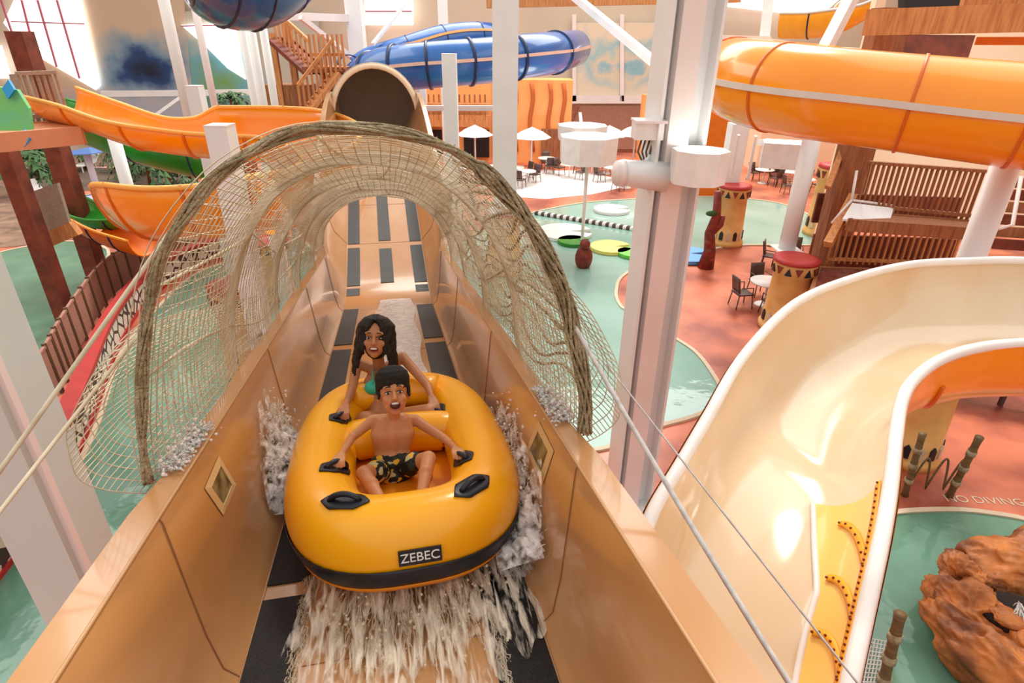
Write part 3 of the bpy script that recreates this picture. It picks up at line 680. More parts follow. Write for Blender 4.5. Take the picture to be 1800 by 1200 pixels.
# windows (daylight behind) with slim mullions
def window(name, pix, mull):
    w = st(panel(pix, 54.9, .1), name, M_win)
    for (u0, v0), (u1, v1) in mull:
        MB().bar(Y(u0, v0, 54.8), Y(u1, v1, 54.8), .16, .1).build('window_mullion', M_mull, w)
window('window_1', [(6, 40), (28, -8), (140, -8), (176, 150), (168, 158), (40, 84)], [((20, 38), (148, 42)), ((38, 0), (62, 95)), ((66, 0), (100, 118)), ((100, 0), (140, 138)), ((0, -5), (22, 60))])
window('window_2', [(318, 44), (412, 40), (432, 140), (400, 120), (360, 80)], [((318, 46), (400, 44))])
window('window_3', [(640, -5), (726, -5), (726, 44), (640, 44)], [((642, 20), (724, 20))])
window('window_4', [(-20, 80), (2, 80), (20, 138), (-20, 138)], [])
window('window_5', [(1262, -5), (1480, -5), (1440, 30), (1262, 10)], [])
# pools: flat water with a raised curb
def pool(pix, name='pool_water', wm=M_water, z=.0):
    pts = [G(u, v) for u, v in pix]; pts = spline(pts+[pts[0]], 5)[:-1]
    w = st(MB().poly([(p.x, p.y) for p in pts], z+.005, z+.02), name, wm)
    mb = MB(); n = len(pts); c = []
    for i in range(n):
        t = (pts[(i+1) % n]-pts[i-1]).normalized(); nr = V((t.y, -t.x, 0)); p = pts[i]; c.append([p-nr*.05+V((0, 0, z)), p-nr*.05+V((0, 0, z+.05)), p+nr*.05+V((0, 0, z+.05)), p+nr*.05+V((0, 0, z))])
    mb.grid(c+[c[0]], False, True); mb.build('trim_curb', M_curb, w); return w
pool([(1432, 432), (1300, 432), (1245, 440), (1180, 446), (1100, 482), (1083, 512), (1090, 538), (1112, 552), (1180, 592), (1222, 620), (1250, 655), (1266, 690), (1243, 722), (1205, 738), (1155, 752), (1060, 790), (900, 800), (700, 780), (560, 640), (640, 520), (800, 430), (905, 385), (965, 368), (1060, 354), (1240, 346), (1330, 352), (1390, 364), (1430, 388)])
pool([(1505, 935), (1560, 905), (1660, 898), (1740, 904), (1830, 925), (1960, 1000), (2000, 1200), (1900, 1400), (1500, 1400), (1440, 1250), (1460, 1080)], wm=M_water3)
pool([(20, 440), (110, 425), (190, 440), (160, 505), (120, 590), (80, 700), (-100, 760), (-200, 600), (-120, 480)], wm=M_water3)
pool([(455, 445), (540, 430), (560, 520), (480, 640), (380, 800), (250, 1000), (120, 1300), (-300, 1500), (-200, 1230), (0, 1010), (110, 870), (175, 740), (215, 620), (280, 540), (350, 480)], wm=M_water3)
pool([(135, 345), (225, 340), (250, 385), (235, 400), (160, 392), (130, 370)], wm=M_blue)
# sunlight on the floor by the far tables, put in as a white slab
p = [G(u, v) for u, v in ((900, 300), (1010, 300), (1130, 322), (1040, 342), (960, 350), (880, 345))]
st(MB().poly([(q.x, q.y) for q in p], .005, .02), 'floor_sun_patch', M_white)

# ------------------------------------------------------------------ flumes and tubes
def flume(name, label, pts, w, hl, hr, mo, mi_rim, seams=6, th=.04, closed_end=False, group=None, per=8):
    """open trough: pts are floor centres; hl/hr wall heights per control point"""
    n = len(pts); hl = [hl]*n if not isinstance(hl, (list, tuple)) else hl; hr = [hr]*n if not isinstance(hr, (list, tuple)) else hr
    c = spline(pts, per); H = spline([V((a, b, 0)) for a, b in zip(hl, hr)], per)
    root = thing(name, label, 'water slide', group=group, loc=c[0]); M = wparts(root); rows = []; ee = []
    for i, p in enumerate(c):
        t = (c[min(i+1, len(c)-1)]-c[max(i-1, 0)]); t.z *= .3; t.normalize(); s = t.cross(V((0, 0, 1))).normalized(); row = []
        for j in range(15):
            a = math.pi*(j/14-.5)*1.0; x = w*math.sin(a); k = (1-math.cos(a)); hh = H[i].x if x < 0 else H[i].y
            row.append(p+s*x+V((0, 0, k*hh)))
        rows.append(row); ee.append((row[0]-s*.03, row[-1]+s*.03, s))
    o = MB().grid(rows).build('trough', mo, root, M); solid(o, th, -1)
    for k in (0, 1): MB().tube([e[k] for e in ee], .045 if w > .4 else .03, 6).build('rim', mi_rim, root, M)
    for q in range(1, seams):
        i = int(len(c)*q/seams); mb = MB()
        s = ee[i][2]; cen = c[i]+V((0, 0, .3))
        mb.tube([p+(p-cen).normalized()*.05 for p in rows[i]], .03, 5); mb.build('joint_flange', M_orange2 if mo is M_orange else M_dblue, root, M)
    return root
def tubeslide(name, label, pts, r, mo, mf, seams, stripe=None, ang=0.0, per=8, two=False, jr=.05):
    c = spline(pts, per); root = thing(name, label, 'water slide', loc=c[0]); M = wparts(root)
    o = MB().tube(c, r, 32, caps=False).build('tube', mo, root, M); solid(o, .03)
    for i in seams:
        i = min(int(i*per), len(c)-2); t = (c[i+1]-c[i-1]).normalized(); MB().tube([c[i]-t*(.005+jr*.4), c[i]-t*(.004+jr*.4), c[i]+t*(.004+jr*.4), c[i]+t*(.005+jr*.4)], [r*.99, r*(1+jr), r*(1+jr), r*.99], 32, caps=False).build('joint_flange', mf, root, M)
    if stripe:
        for sg in ((1, -1) if two else (1,)):
            mb = MB(); L = []
            for i, p in enumerate(c):
                t = (c[min(i+1, len(c)-1)]-c[max(i-1, 0)]).normalized(); s = t.cross(V((0, 0, 1))).normalized()*sg; s = s if (s.dot(CAM-p) > 0) == (sg > 0) else -s
                d = s*math.cos(ang)+V((0, 0, 1))*math.sin(ang); L.append((p+d*r*1.0, d, t))
            mb.grid([[q+d*0+d.cross(t)*.05, q+d*.06+d.cross(t)*.05, q+d*.06-d.cross(t)*.05, q+d*0-d.cross(t)*.05] for q, d, t in L], False, True); mb.build('side_seam', stripe, root, M)
    return root
# orange tube across the upper right
tubeslide('tube_slide', 'large orange tube slide with a pale side seam crossing the upper right', [P(1450, 128, 17), P(1350, 126, 15.2), P(1290, 130, 13.2), P(1303, 142, 11.3), P(1400, 161, 10.1), P(1600, 184, 9.4), P(1800, 206, 8.7), P(2020, 228, 8.1)], .70, M_orange, M_orange2, (2.55, 3.75, 5.0, 6.1), M_stripe, 0.05)
flume('open_slide', 'orange open slide high behind the orange tube at the upper right', [P(1370, 66, 23), P(1420, 66, 22.5), P(1470, 58, 22), P(1520, 30, 22)], .7, .8, .8, M_yelband, M_stripe, 3)
# blue tube
tubeslide('tube_slide', 'blue tube slide with dark joint rings behind the tan slide', [P(1010, 85, 26), P(980, 92, 22.8), P(930, 98, 21.2), P(860, 106, 20.4), P(790, 112, 20), P(720, 118, 20), P(665, 128, 20.4), P(625, 156, 21.6), P(612, 205, 23)], .70, M_blue, M_dblue, (1.2, 2.4, 3.6, 4.6, 5.4, 6.2), mat('pink_stripe', (226, 186, 168), .5), .12, jr=.10)
tubeslide('tube_slide', 'upper blue tube slide with orange seam, half hidden behind the lower blue tube', [P(900, 72, 27), P(840, 66, 26), P(780, 72, 25.4), P(720, 90, 25), P(660, 108, 25), P(630, 126, 25)], .6, M_blue, M_dblue, (1, 2, 3), mat('orange_stripe', (226, 160, 96), .5), .5)
tubeslide('tube_slide', 'short dark navy tube end beside the wooden stair landing', [P(612, 118, 22), P(616, 120, 21)], .42, M_dblue, M_dblue, ())
flume('open_slide', 'large blue slide trough with a beige rim passing overhead at the upper left', [P(308, -50, 11), P(350, 20, 11.4), P(420, 50, 12), P(495, 34, 12.6), P(575, -40, 13)], 1.0, [1.0]*5, [.9]*5, M_blue, mat('beige_rim', (206, 184, 152), .5), 5)
# orange flume on the left
flume('open_slide', 'winding orange open slide descending from the wooden platform on the left', [P(104, 210, 12.9), P(168, 227, 12.5), P(250, 256, 12), P(330, 270, 12), P(400, 277, 12.2), P(470, 282, 12.7), P(540, 288, 12.6), P(590, 318, 11.6), P(572, 362, 10.4), P(500, 392, 9.8), P(420, 408, 9.4), P(340, 416, 9.2), P(275, 414, 9.6), P(250, 404, 10.6), P(262, 400, 11.8)], .52, [.6, .5, .5, .6, .9, 1.0, 1.0, 1.0, 1.0, .95, .9, .86, .9, .8, .6], [.5]*7+[.5, .6, .7, .72, .7, .5, .5, .5], M_orange, mat('orange_rim', (255, 184, 84), .35), 13)
flume('open_slide', 'short orange slide run seen through the net beside the tan slide', [P(470, 412, 14), P(530, 388, 14.5), P(600, 375, 15.5)], .55, .4, .4, M_orange, M_steelb, 3)
flume('open_slide', 'low orange slide end behind the brown mesh fence', [P(168, 412, 17), P(210, 432, 17), P(262, 448, 17)], .6, .6, .6, M_orange2, M_orange, 3)
flume('open_slide', 'green slide trough running below the orange slide on the left', [P(90, 232, 19), P(160, 250, 19), P(250, 285, 19), P(350, 310, 19.5), P(430, 330, 20)], .9, .9, .9, M_green, M_green, 4)
flume('open_slide', 'low green slide edge around the small blue pool', [P(120, 372, 18), P(180, 398, 17.5), P(245, 395, 17.5)], .5, .35, .35, M_green, M_green, 3)

# cream slide on the right: a trough hung between its two rims
def zp(u, v, z): return G(u, v, z)
RA = [(2060, 470, 5.1), (1800, 458, 5.02), (1700, 459, 5.0), (1600, 465, 4.96), (1500, 489, 4.92), (1400, 532, 4.88), (1310, 622, 4.83), (1243, 735, 4.76), (1195, 818, 4.7), (1145, 905, 4.62), (1120, 1000, 4.52), (1110, 1150, 4.4), (1120, 1370, 4.25)]
RB = [(2060, 592, 5.1), (1800, 603, 5.02), (1712, 613, 5.0), (1650, 634, 4.96), (1606, 668, 4.92), (1585, 706, 4.88), (1575, 765, 4.83), (1566, 850, 4.76), (1553, 930, 4.7), (1536, 1010, 4.62), (1516, 1100, 4.5), (1492, 1210, 4.4), (1462, 1370, 4.25)]
A = spline([zp(*q) for q in RA], 8); B = spline([zp(*q) for q in RB], 8)
cs = thing('open_slide', 'huge glossy cream slide trough with a white rim curving down the right side', 'water slide', loc=A[40]); CM = wparts(cs)
def cpt(i, t, off=0.0):                                       # i along, t from rim to rim
    a, b = A[i], B[i]; w = (b-a); wl = w.length; dep = min(.55*wl, .72); th_ = math.pi*t
    h = V((0, 0, -1)); c = (a+b)/2; n = w.normalized()
    return c+n*(-(wl/2-off)*math.copysign(abs(math.cos(th_))**.8, math.cos(th_)))+h*((dep-off)*math.sin(th_)**.8)
NA = len(A); rows = [[cpt(i, j/24) for j in range(25)] for i in range(NA)]
MB().grid(rows).build('trough', M_cream, cs, CM)
MB().grid([[cpt(i, j/24, -.05) for j in range(25)] for i in range(NA)]).build('outer_shell', M_orange, cs, CM)
for L in (A, B): MB().tube([p+V((0, 0, .0)) for p in L], .042, 8).build('rim', M_rim, cs, CM)
for i in range(20, NA, 16):
    MB().tube([cpt(i, j/24, -.055) for j in range(2, 23)], .02, 6).build('joint_flange', M_orange2, cs, CM)
# yellow wall panel with bolted orange seams
i0 = 52; T0, T1 = .70, .985
rows = [[cpt(i, T0+(T1-T0)*j/10-.10*(1-j/10)*max(0, 1-(i-i0)/14), .012) for j in range(11)] for i in range(i0, NA)]
yp = MB().grid(rows).build('yellow_panel', M_yel, cs, CM)
MB().tube([r[0] for r in rows], .02, 6).build('panel_edge', M_rim, yp, CM)
def bandstrip(pts, w, nm):                                    # pts: (i float, t)
    mb = MB(); L = []; dots = []
    for k, (i, t) in enumerate(pts):
        i_, t_ = pts[min(k+1, len(pts)-1)]; j_, s_ = pts[max(k-1, 0)]
        f = lambda i, t, o: cpt(int(i), t, o).lerp(cpt(min(int(i)+1, NA-1), t, o), i-int(i))
        p = f(i, t, .022); d = (f(i_, t_, .022)-f(j_, s_, .022)).normalized(); nn = (p-f(i, t, .10)).normalized(); sd = d.cross(nn).normalized()
        L.append([p-sd*w, p+sd*w]); dots.append((p-nn*.006, nn))
    o = MB().grid(L).build(nm, M_yelband, yp, CM); solid(o, .006)
    for p, nn in dots[::2]:
        MB().ell(p, .008, None, 8, 5).build('bolt', M_dot, o, CM)
def ff(i): return min(i, NA-1.01)
bandstrip([(ff(i0+.5+k*.5), .925) for k in range(78)], .028, 'bolt_seam')
for q in (55, 64, 73, 82):
    bandstrip([(ff(q+11*(k/12)**1.8), T0+.03+(.92-T0-.03)*k/12) for k in range(13)], .024, 'bolt_seam')

# ------------------------------------------------------------------ white steel columns
def column(u, v, d, w, z1, label, z0=0.0, round_=False, cap=False, group=None, rot=0.0):
    p = P(u, v, d); mb = MB()
    o = thing('support_column', label, 'column', (p.x, p.y, z0), rot, group)
    h = z1-z0
    if round_: mb.lathe([(w/2, 0), (w/2, h)], n=20)
    else: mb.box((0, 0, h/2), (w, w, h))
    mb.build('shaft', M_pillar if d < 5 else M_steel, o)
    if cap: MB().box((0, 0, h+.01), (w*1.02, w*1.02, .02)).build('cap_plate', M_steelb, o)
    MB().box((0, 0, .015), (w*1.5, w*1.5, .03)).build('base_plate', M_steel, o)
    return o, p
c1, _ = column(42, 800, 4.25, .43, 14, 'massive white square pillar at the left edge beside the net')
MB().box((.235, -.14, 6), (.04, .05, 12)).build('corner_strip', M_steelb, c1)
# near H-section column
p = P(1152, 500, 8.3); c2 = thing('support_column', 'tall pale grey steel column carrying the near light box', 'column', (p.x, p.y, 0), R(14))
for s in (-1, 1): MB().box((s*.31, 0, 7), (.04, .42, 14)).build('flange', M_steel, c2)
MB().box((0, 0, 7), (.6, .05, 14)).build('web', M_steel, c2)
MB().box((0, 0, .02), (.9, .9, .04)).build('base_plate', M_steel, c2)
MB().box((-.06, -.15, 7), (.28, .12, 14)).build('cover_plate', M_steelb, c2)
cb, pcb = column(888, 200, 17.6, .72, 12, 'broad white column rising from the net top, centre of the hall', z0=2.05)
column(779, 40, 30, .45, 14, 'slim white column behind the upper blue tube')
o, p = column(793, 200, 18.6, .42, P(793, 94, 18.6).z, 'white square post ending below the blue tube', cap=True)
column(745, 190, 24, .24, P(745, 148, 24).z, 'thin white post just right of the tan tunnel hood')
column(627, 60, 26, .66, 15, 'bright white column above the tan tunnel hood')
column(314, 120, 22, .40, 15, 'white column in front of the wave mural', round_=True)
column(362, 110, 24, .28, 15, 'slim white column between the two left murals', round_=True)
column(350, 190, 17, .36, P(345, 150, 17).z, 'short square white post topped below the slim column', cap=True)
for i, (u, lb) in enumerate(((441, 'left one'), (456, 'middle one'), (476, 'right one'))):
    column(u+2, 150, 18+.4*i, .24, 9.2, 'white pipe under the blue overhead trough, %s of three' % lb, round_=True)
column(392, 250, 8.2, .30, P(386, 219, 8.2).z, 'white square post standing in front of the orange slide', cap=True)
column(428, 440, 12.5, .32, P(420, 395, 12.5).z, 'white post behind the net under the orange slide', round_=True)
column(484, 410, 15, .36, P(480, 372, 15).z, 'white post with totem base behind the net', round_=True)
column(205, 260, 17, .34, P(200, 232, 17).z, 'white post beside the blue umbrella', round_=True)
column(1425, 253, 15, .44, P(1432, 235, 15).z, 'round white column standing on the nearest totem base', z0=1.9, round_=True)
column(1286, 290, 22, .6, P(1292, 212, 22).z, 'white column on the far totem base beside the light box', z0=2.2)
column(1765, 300, 9.6, .42, P(1768, 287, 9.6).z-.0, 'thick round white column under the orange tube', round_=True)
# braces and beams
def beam(name, label, p, q, w, mt, h=None, cat='beam', group=None):
    o = MB().bar(p, q, w, h).build(name, mt); tag(o, label, cat, group); return o
beam('steel_brace', 'white horizontal brace left of the bright column', P(490, 28, 23), P(622, 32, 25.8), .28, M_steelb)
beam('steel_brace', 'white diagonal brace running down to the tunnel hood', P(528, 30, 23), P(622, 104, 25.6), .18, M_steelb)
beam('steel_brace', 'grey diagonal brace from the upper middle to the light box', P(1000, -14, 25), P(1165, 122, 20), .26, M_steel)
beam('steel_brace', 'long pale diagonal strut rising across the top right of the tunnel', P(655, 78, 24), P(710, 10, 26), .12, M_steel)
beam('steel_brace', 'thick white horizontal plate above the left end of the orange tube', P(1225, 72, 17), P(1350, 76, 17), .3, M_white, .35)
beam('steel_brace', 'white upright plate above the orange tube, right of the column', P(1342, 84, 17), P(1352, -10, 17), .25, M_white, .2)
beam('steel_brace', 'white slanting plate beside the timber beams at the top right', P(1448, 90, 17), P(1500, -10, 17), .3, M_white, .35)
beam('steel_brace', 'thin white rail above the orange tube under the yellow slide', P(1352, 72, 17), P(1455, 88, 17), .14, M_white)
beam('ceiling_beam', 'orange brown timber beam along the top edge', P(855, 4, 26), P(1300, -6, 26), .5, M_wood, .45)
beam('steel_brace', 'white horizontal rail crossing behind the square post', P(745, 190, 23), P(870, 190, 23), .18, M_steelb)
beam('steel_brace', 'white horizontal beam below the wooden stair', P(520, 210, 19), P(590, 205, 19), .16, M_steelb)
beam('steel_brace', 'grey white beam under the green slide at left', P(105, 262, 19), P(215, 240, 19), .22, M_steelb)
beam('steel_brace', 'white strut against the mural behind the orange slide', P(255, 215, 30), P(325, 165, 30), .14, M_steel)
beam('steel_brace', 'horizontal white beam at the mural foot behind the pipes', P(180, 165, 40), P(440, 162, 40), .35, M_steel)

# ------------------------------------------------------------------ light boxes
def drum(name, label, c, r, h, n=8, mats=(M_white, M_white), arm=None, sx=1, post=None):
    o = thing(name, label, 'light fixture', c)
    MB().lathe([(r*.97, -h/2), (r, h/2), (r*.93, h/2), (r*.90, -h/2+.06)], n=n, smooth=False, ph=math.pi/8, sx=sx).build('shade', M_white, o)
    MB().lathe([(r*.88, h*.25), (r*.88, h*.30)], n=n, smooth=False, ph=math.pi/8, sx=sx).build('diffuser', M_lamp, o)
    if arm: MB().bar((0, 0, 0), V(arm)-V(c), .12).build('bracket', M_steel, o)
    if post: MB().tube([(0, 0, -h/2), (0, 0, -c[2])], post, 10).build('post', M_steelb, o)
    return o
pcy = P(1152, 500, 8.3).y; c = Y(1228, 292, pcy-.45); drum('light_box', 'large white octagonal light box on the near steel column', c, .34, .38, arm=(P(1152, 500, 8.3).x, pcy, c.z))
c = P(1034, 262, 20); drum('light_box', 'far white octagonal light drum above the outdoor tables', c, 1.0, .85, post=.06)
c = P(1023, 232, 22); drum('light_box', 'second white drum half hidden behind the octagonal one', c, .95, .5, arm=(c.x+.3, c.y+4, c.z+.2))
o = thing('light_box', 'white rectangular light box bracketed to the far totem column', 'light fixture', P(1380, 272, 18), R(-18))
MB().box((0, 0, 0), (1.35, .8, .72)).build('shade', M_white, o); MB().box((0, 0, .37), (1.2, .68, .03)).build('diffuser', M_lamp, o)
MB().bar((-.6, 0, .3), V(P(1300, 250, 20))-V(P(1380, 272, 18)), .18).build('bracket', M_steel, o)
for s in (-1, 1): MB().box((-1.15+s*.25, .35, -.2), (.08, .3, 1.3)).build('side_plate', M_steelb, o)
# speaker/spot arm on the left of the near column
c = Y(1138, 228, pcy-.1); o = thing('junction_box', 'white junction box with hanging dark cables on the steel column', 'electrical box', c)
MB().box((0, 0, 0), (.34, .3, .2)).build('housing', M_white, o); MB().box((0, -.04, .11), (.38, .34, .03)).build('lid', M_steelb, o)
for k in range(5): MB().tube([V((-.06+.05*k, -.02, -.1)), V((-.1+.05*k, -.06, -.25)), V((.0+.02*k, -.04, -.42))], .012, 6).build('cable', M_chair, o)
c = Y(1132, 306, pcy-.2); o = thing('spotlight', 'grey spotlight housing pointing left from the steel column', 'light fixture', c)
MB().tube([(-.28, -.06, .02), (-.22, -.05, .02), (.28, 0, -.03)], [.17, .16, .19], 16).build('housing', M_steel, o)
MB().tube([(-.36, -.08, .02), (-.27, -.06, .02)], [.15, .17], 16).build('lens_ring', M_steelb, o)
MB().bar((-.02, 0, .08), (.1, .1, .3), .05).build('bracket', M_steel, o)

# ------------------------------------------------------------------ totem bases
def totem(loc, r, h, label):
    o = thing('totem_base', label, 'column base', loc)
    MB().lathe([(r*1.08, 0), (r*1.1, h*.08), (r*.98, h*.1), (r*.92, h*.5), (r*.88, h*.8), (r*.96, h*.82), (r*.98, h*.97), (r*.9, h)], n=28).build('drum', M_totem, o)
    MB().lathe([(r*1.0, h*.97), (r*1.04, h*.975), (r*1.02, h*1.02), (r*.8, h*1.03)], n=28).build('red_cap', M_red, o)
    k = 14
    for i in range(k):                                        # band of dark triangles and diamonds
        a = 2*math.pi*i/k; f = lambda da, z, rr=.985: V((r*rr*math.cos(a+da), r*rr*math.sin(a+da), z)); rad = V((math.cos(a), math.sin(a), 0))*.03
        up = i % 2; z0, z1 = (h*.84, h*.94) if up else (h*.94, h*.84)
        MB().prism([f(-.17, z0), f(.17, z0), f(0, z1)], rad).build('painted_triangle', M_handle if up else M_redwood, o)
        MB().prism([f(-.12, h*.13, .97), f(.12, h*.13, .97), f(.12, h*.24, .96), f(0, h*.28, .96), f(-.12, h*.24, .96)], rad).build('painted_tooth', M_handle if i % 2 else M_curb, o)
    return o
g = G(1372, 575); totem((g.x, g.y, 0), .55, 1.95, 'tan totem column base with dark zigzag band under the nearest round column')
g = G(1274, 428); totem((g.x, g.y, 0), .58, 2.2, 'tall tan totem base with toothed bands standing in the pool')
g = pcb; totem((g.x, g.y, 0), .56, 2.0, 'tan totem base behind the net under the broad white column')
g = G(490, 520); totem((g.x, g.y, 0), .5, 1.7, 'tan totem base seen through the left net')
g = G(448, 700); totem((g.x, g.y, 0), .42, 2.6, 'pink tan totem base low behind the left net')
g = G(1590, 800); totem((g.x, g.y, 0), .50, 1.9, 'yellow tan totem base tucked under the cream slide rim')
g = G(1440, 412); totem((g.x, g.y, 0), .6, 2.7, 'far tan carved totem beside the timber post')

# ------------------------------------------------------------------ timber structures on the right
def railing(name, label, pts, z0, h, n, mt=M_wood2, pw=.09, group=None, rails=2):
    root = thing(name, label, 'railing', (pts[0][0], pts[0][1], z0), group=group); M = wparts(root)
    pts = [V((p[0], p[1], z0)) for p in pts]; tot = sum((pts[i+1]-pts[i]).length for i in range(len(pts)-1)); up = V((0, 0, 1))
    for i in range(len(pts)-1):
        a, b = pts[i], pts[i+1]
        MB().bar(a+up*h, b+up*h, .12, .07).build('top_rail', mt, root, M); MB().bar(a+up*.12, b+up*.12, .1, .08).build('bottom_rail', mt, root, M)
        k = max(2, int(n*(b-a).length/tot))
        for j in range(k+1): q = a.lerp(b, j/k); MB().bar(q, q+up*h, pw).build('baluster', mt, root, M)
    return root
def deckbox(name, label, pix, z, th, mt, cat='platform', fm=None):
    pts = [G(u, v, z) for u, v in pix]; root = thing(name, label, cat, pts[0]); M = wparts(root)
    MB().poly([(p.x, p.y) for p in pts], z-th, z).build('deck_boards', mt, root, M)
    for i in range(len(pts)):
        a, b = pts[i], pts[(i+1) % len(pts)]; MB().bar((a.x, a.y, z-th/2), (b.x, b.y, z-th/2), .1, th*1.15).build('fascia_board', fm or M_wood2, root, M)
    return root
def post(label, u, v, d, w, z0, z1, mt=M_wood2, cat='post', name='timber_post', group=None):
    p = P(u, v, d); o = MB().box((0, 0, (z1-z0)/2), (w, w, z1-z0)).build(name, mt); o.location = (p.x, p.y, z0); tag(o, label, cat, group); return o
zt = 3.5
a1, a2 = P(1508, 340, 17), P(1745, 372, 15)
deckbox('timber_platform', 'upper brown timber deck between the round column and timber posts', [(1500, 372), (1728, 390), (1726, 402), (1494, 386)], 3.2, .25, M_wood2)
e0, e1 = G(1505, 368, 3.2), G(1728, 390, 3.2)
railing('deck_railing', 'upper brown timber railing on the right, against the pale wall', [e0, e1], 3.2, 1.15, 24, M_wood2, .05)
deckbox('timber_platform', 'lower dark red timber deck behind the cream slide rim', [(1440, 470), (1730, 480), (1730, 540), (1420, 530)], 1.6, .3, M_wood3)
e0, e1 = G(1452, 462, 1.6), G(1712, 472, 1.6)
railing('deck_railing', 'lower dark timber railing just above the cream slide rim', [e0, e1], 1.6, 1.1, 24, M_wood, .05)
e0, e1 = G(1452, 452, 1.9), G(1712, 462, 1.9); mb = MB()
o = MB().bar(e0+V((0, .9, -.3)), e1+V((0, .9, -.3)), .1, 1.3).build('timber_shade', M_wood3); tag(o, 'dark red panel painting the shade behind the lower railing', 'wall panel')  # shade behind the railing put in as a dark red panel
o = MB().bar(e0+V((0, 1.2, 1.0)), e1+V((0, 1.2, 1.0)), .1, .8).build('timber_shade', M_wood3); tag(o, 'dark red panel painting the shade under the upper deck', 'wall panel')  # shade under the upper deck, likewise a dark red panel
post('brown timber post carrying the upper deck, left of the pair', 1478, 330, 15.5, .48, 0, P(1490, 20, 15.5).z)
post('brown timber post behind the pair, right one', 1512, 300, 17, .36, 0, P(1520, 40, 17).z)
post('timber post with sunlight painted in as white between the timber beams', 1530, 60, 19, .3, 0, P(1530, -10, 19).z, M_cream2)  # sunlit look put into the cream colour
beam('timber_beam', 'thick orange brown timber beam at the upper right', P(1520, 40, 13), P(1850, 30, 11.5), .3, M_wood, .5)
beam('timber_beam', 'sunlit timber beam above the thick one at the top right', P(1690, 8, 12.5), P(1850, -4, 12), .3, M_wood, .35)
beam('timber_beam', 'orange timber board beneath the thick beam at the right edge', P(1715, 72, 13.2), P(1850, 72, 12.6), .2, M_orange2, .16)
beam('timber_brace', 'diagonal timber brace against the left deck post', P(1500, 345, 15), P(1455, 430, 14.6), .2, M_wood)
beam('timber_brace', 'second diagonal timber brace lower on the deck post', P(1485, 255, 15.2), P(1455, 330, 15), .14, M_wood)
o = MB().prism([P(1580, 60, 15.5), P(1715, 62, 15.5), P(1700, 108, 15.5), P(1570, 104, 15.5)], (0, .3, 0)).build('wall_panel', M_wood3); tag(o, 'dark red panel painting the shade below the thick timber beam', 'wall panel')  # shade below the beam put into a dark panel
o = MB().prism([P(1590, -12, 15.5), P(1740, -12, 15.5), P(1736, 20, 15.5), P(1590, 20, 15.5)], (0, .3, 0)).build('wall_panel', M_dark); tag(o, 'black opening above the thick timber beam', 'wall panel')
o = MB().prism([P(1565, 20, 22), P(1900, 20, 22), P(1900, 420, 22), P(1480, 400, 22)], (0, .3, 0)).build('wall_panel', M_cream2); tag(o, 'pale peach wall behind the upper timber railing', 'wall panel')
for k in range(6):
    beam('timber_siding', 'brown horizontal siding board right of the round column, row %s from the top' % ['one', 'two', 'three', 'four', 'five', 'six'][k], P(1745, 318+22*k, 12.2), P(1900, 328+22*k, 11.6), .08, M_wood3 if k % 2 else M_wood2, .2, 'board', 'siding boards at the right edge')
o = thing('metal_ladder', 'white metal ladder frame between the timber posts', 'ladder', P(1500, 330, 14.8)); M = wparts(o)
for p, q in (((1506, 300), (1497, 352)), ((1497, 352), (1572, 362)), ((1497, 352), (1462, 392)), ((1572, 362), (1560, 398))): MB().tube([P(*p, 14.8), P(*q, 14.8)], .035, 8).build('tube_rail', M_steelb, o, M)
MB().prism([P(1497, 360, 14.7), P(1570, 369, 14.7), P(1562, 395, 14.2), P(1480, 388, 14.2)], (0, 0, .05)).build('step_plate', M_steel, o, M)
o = thing('handrail', 'white tube handrail right of the thick round column', 'handrail', P(1790, 330, 11)); M = wparts(o)
MB().tube([P(1795, 310, 11), P(1780, 395, 11), P(1755, 402, 11)], .035, 8).build('rail', M_steelb, o, M)

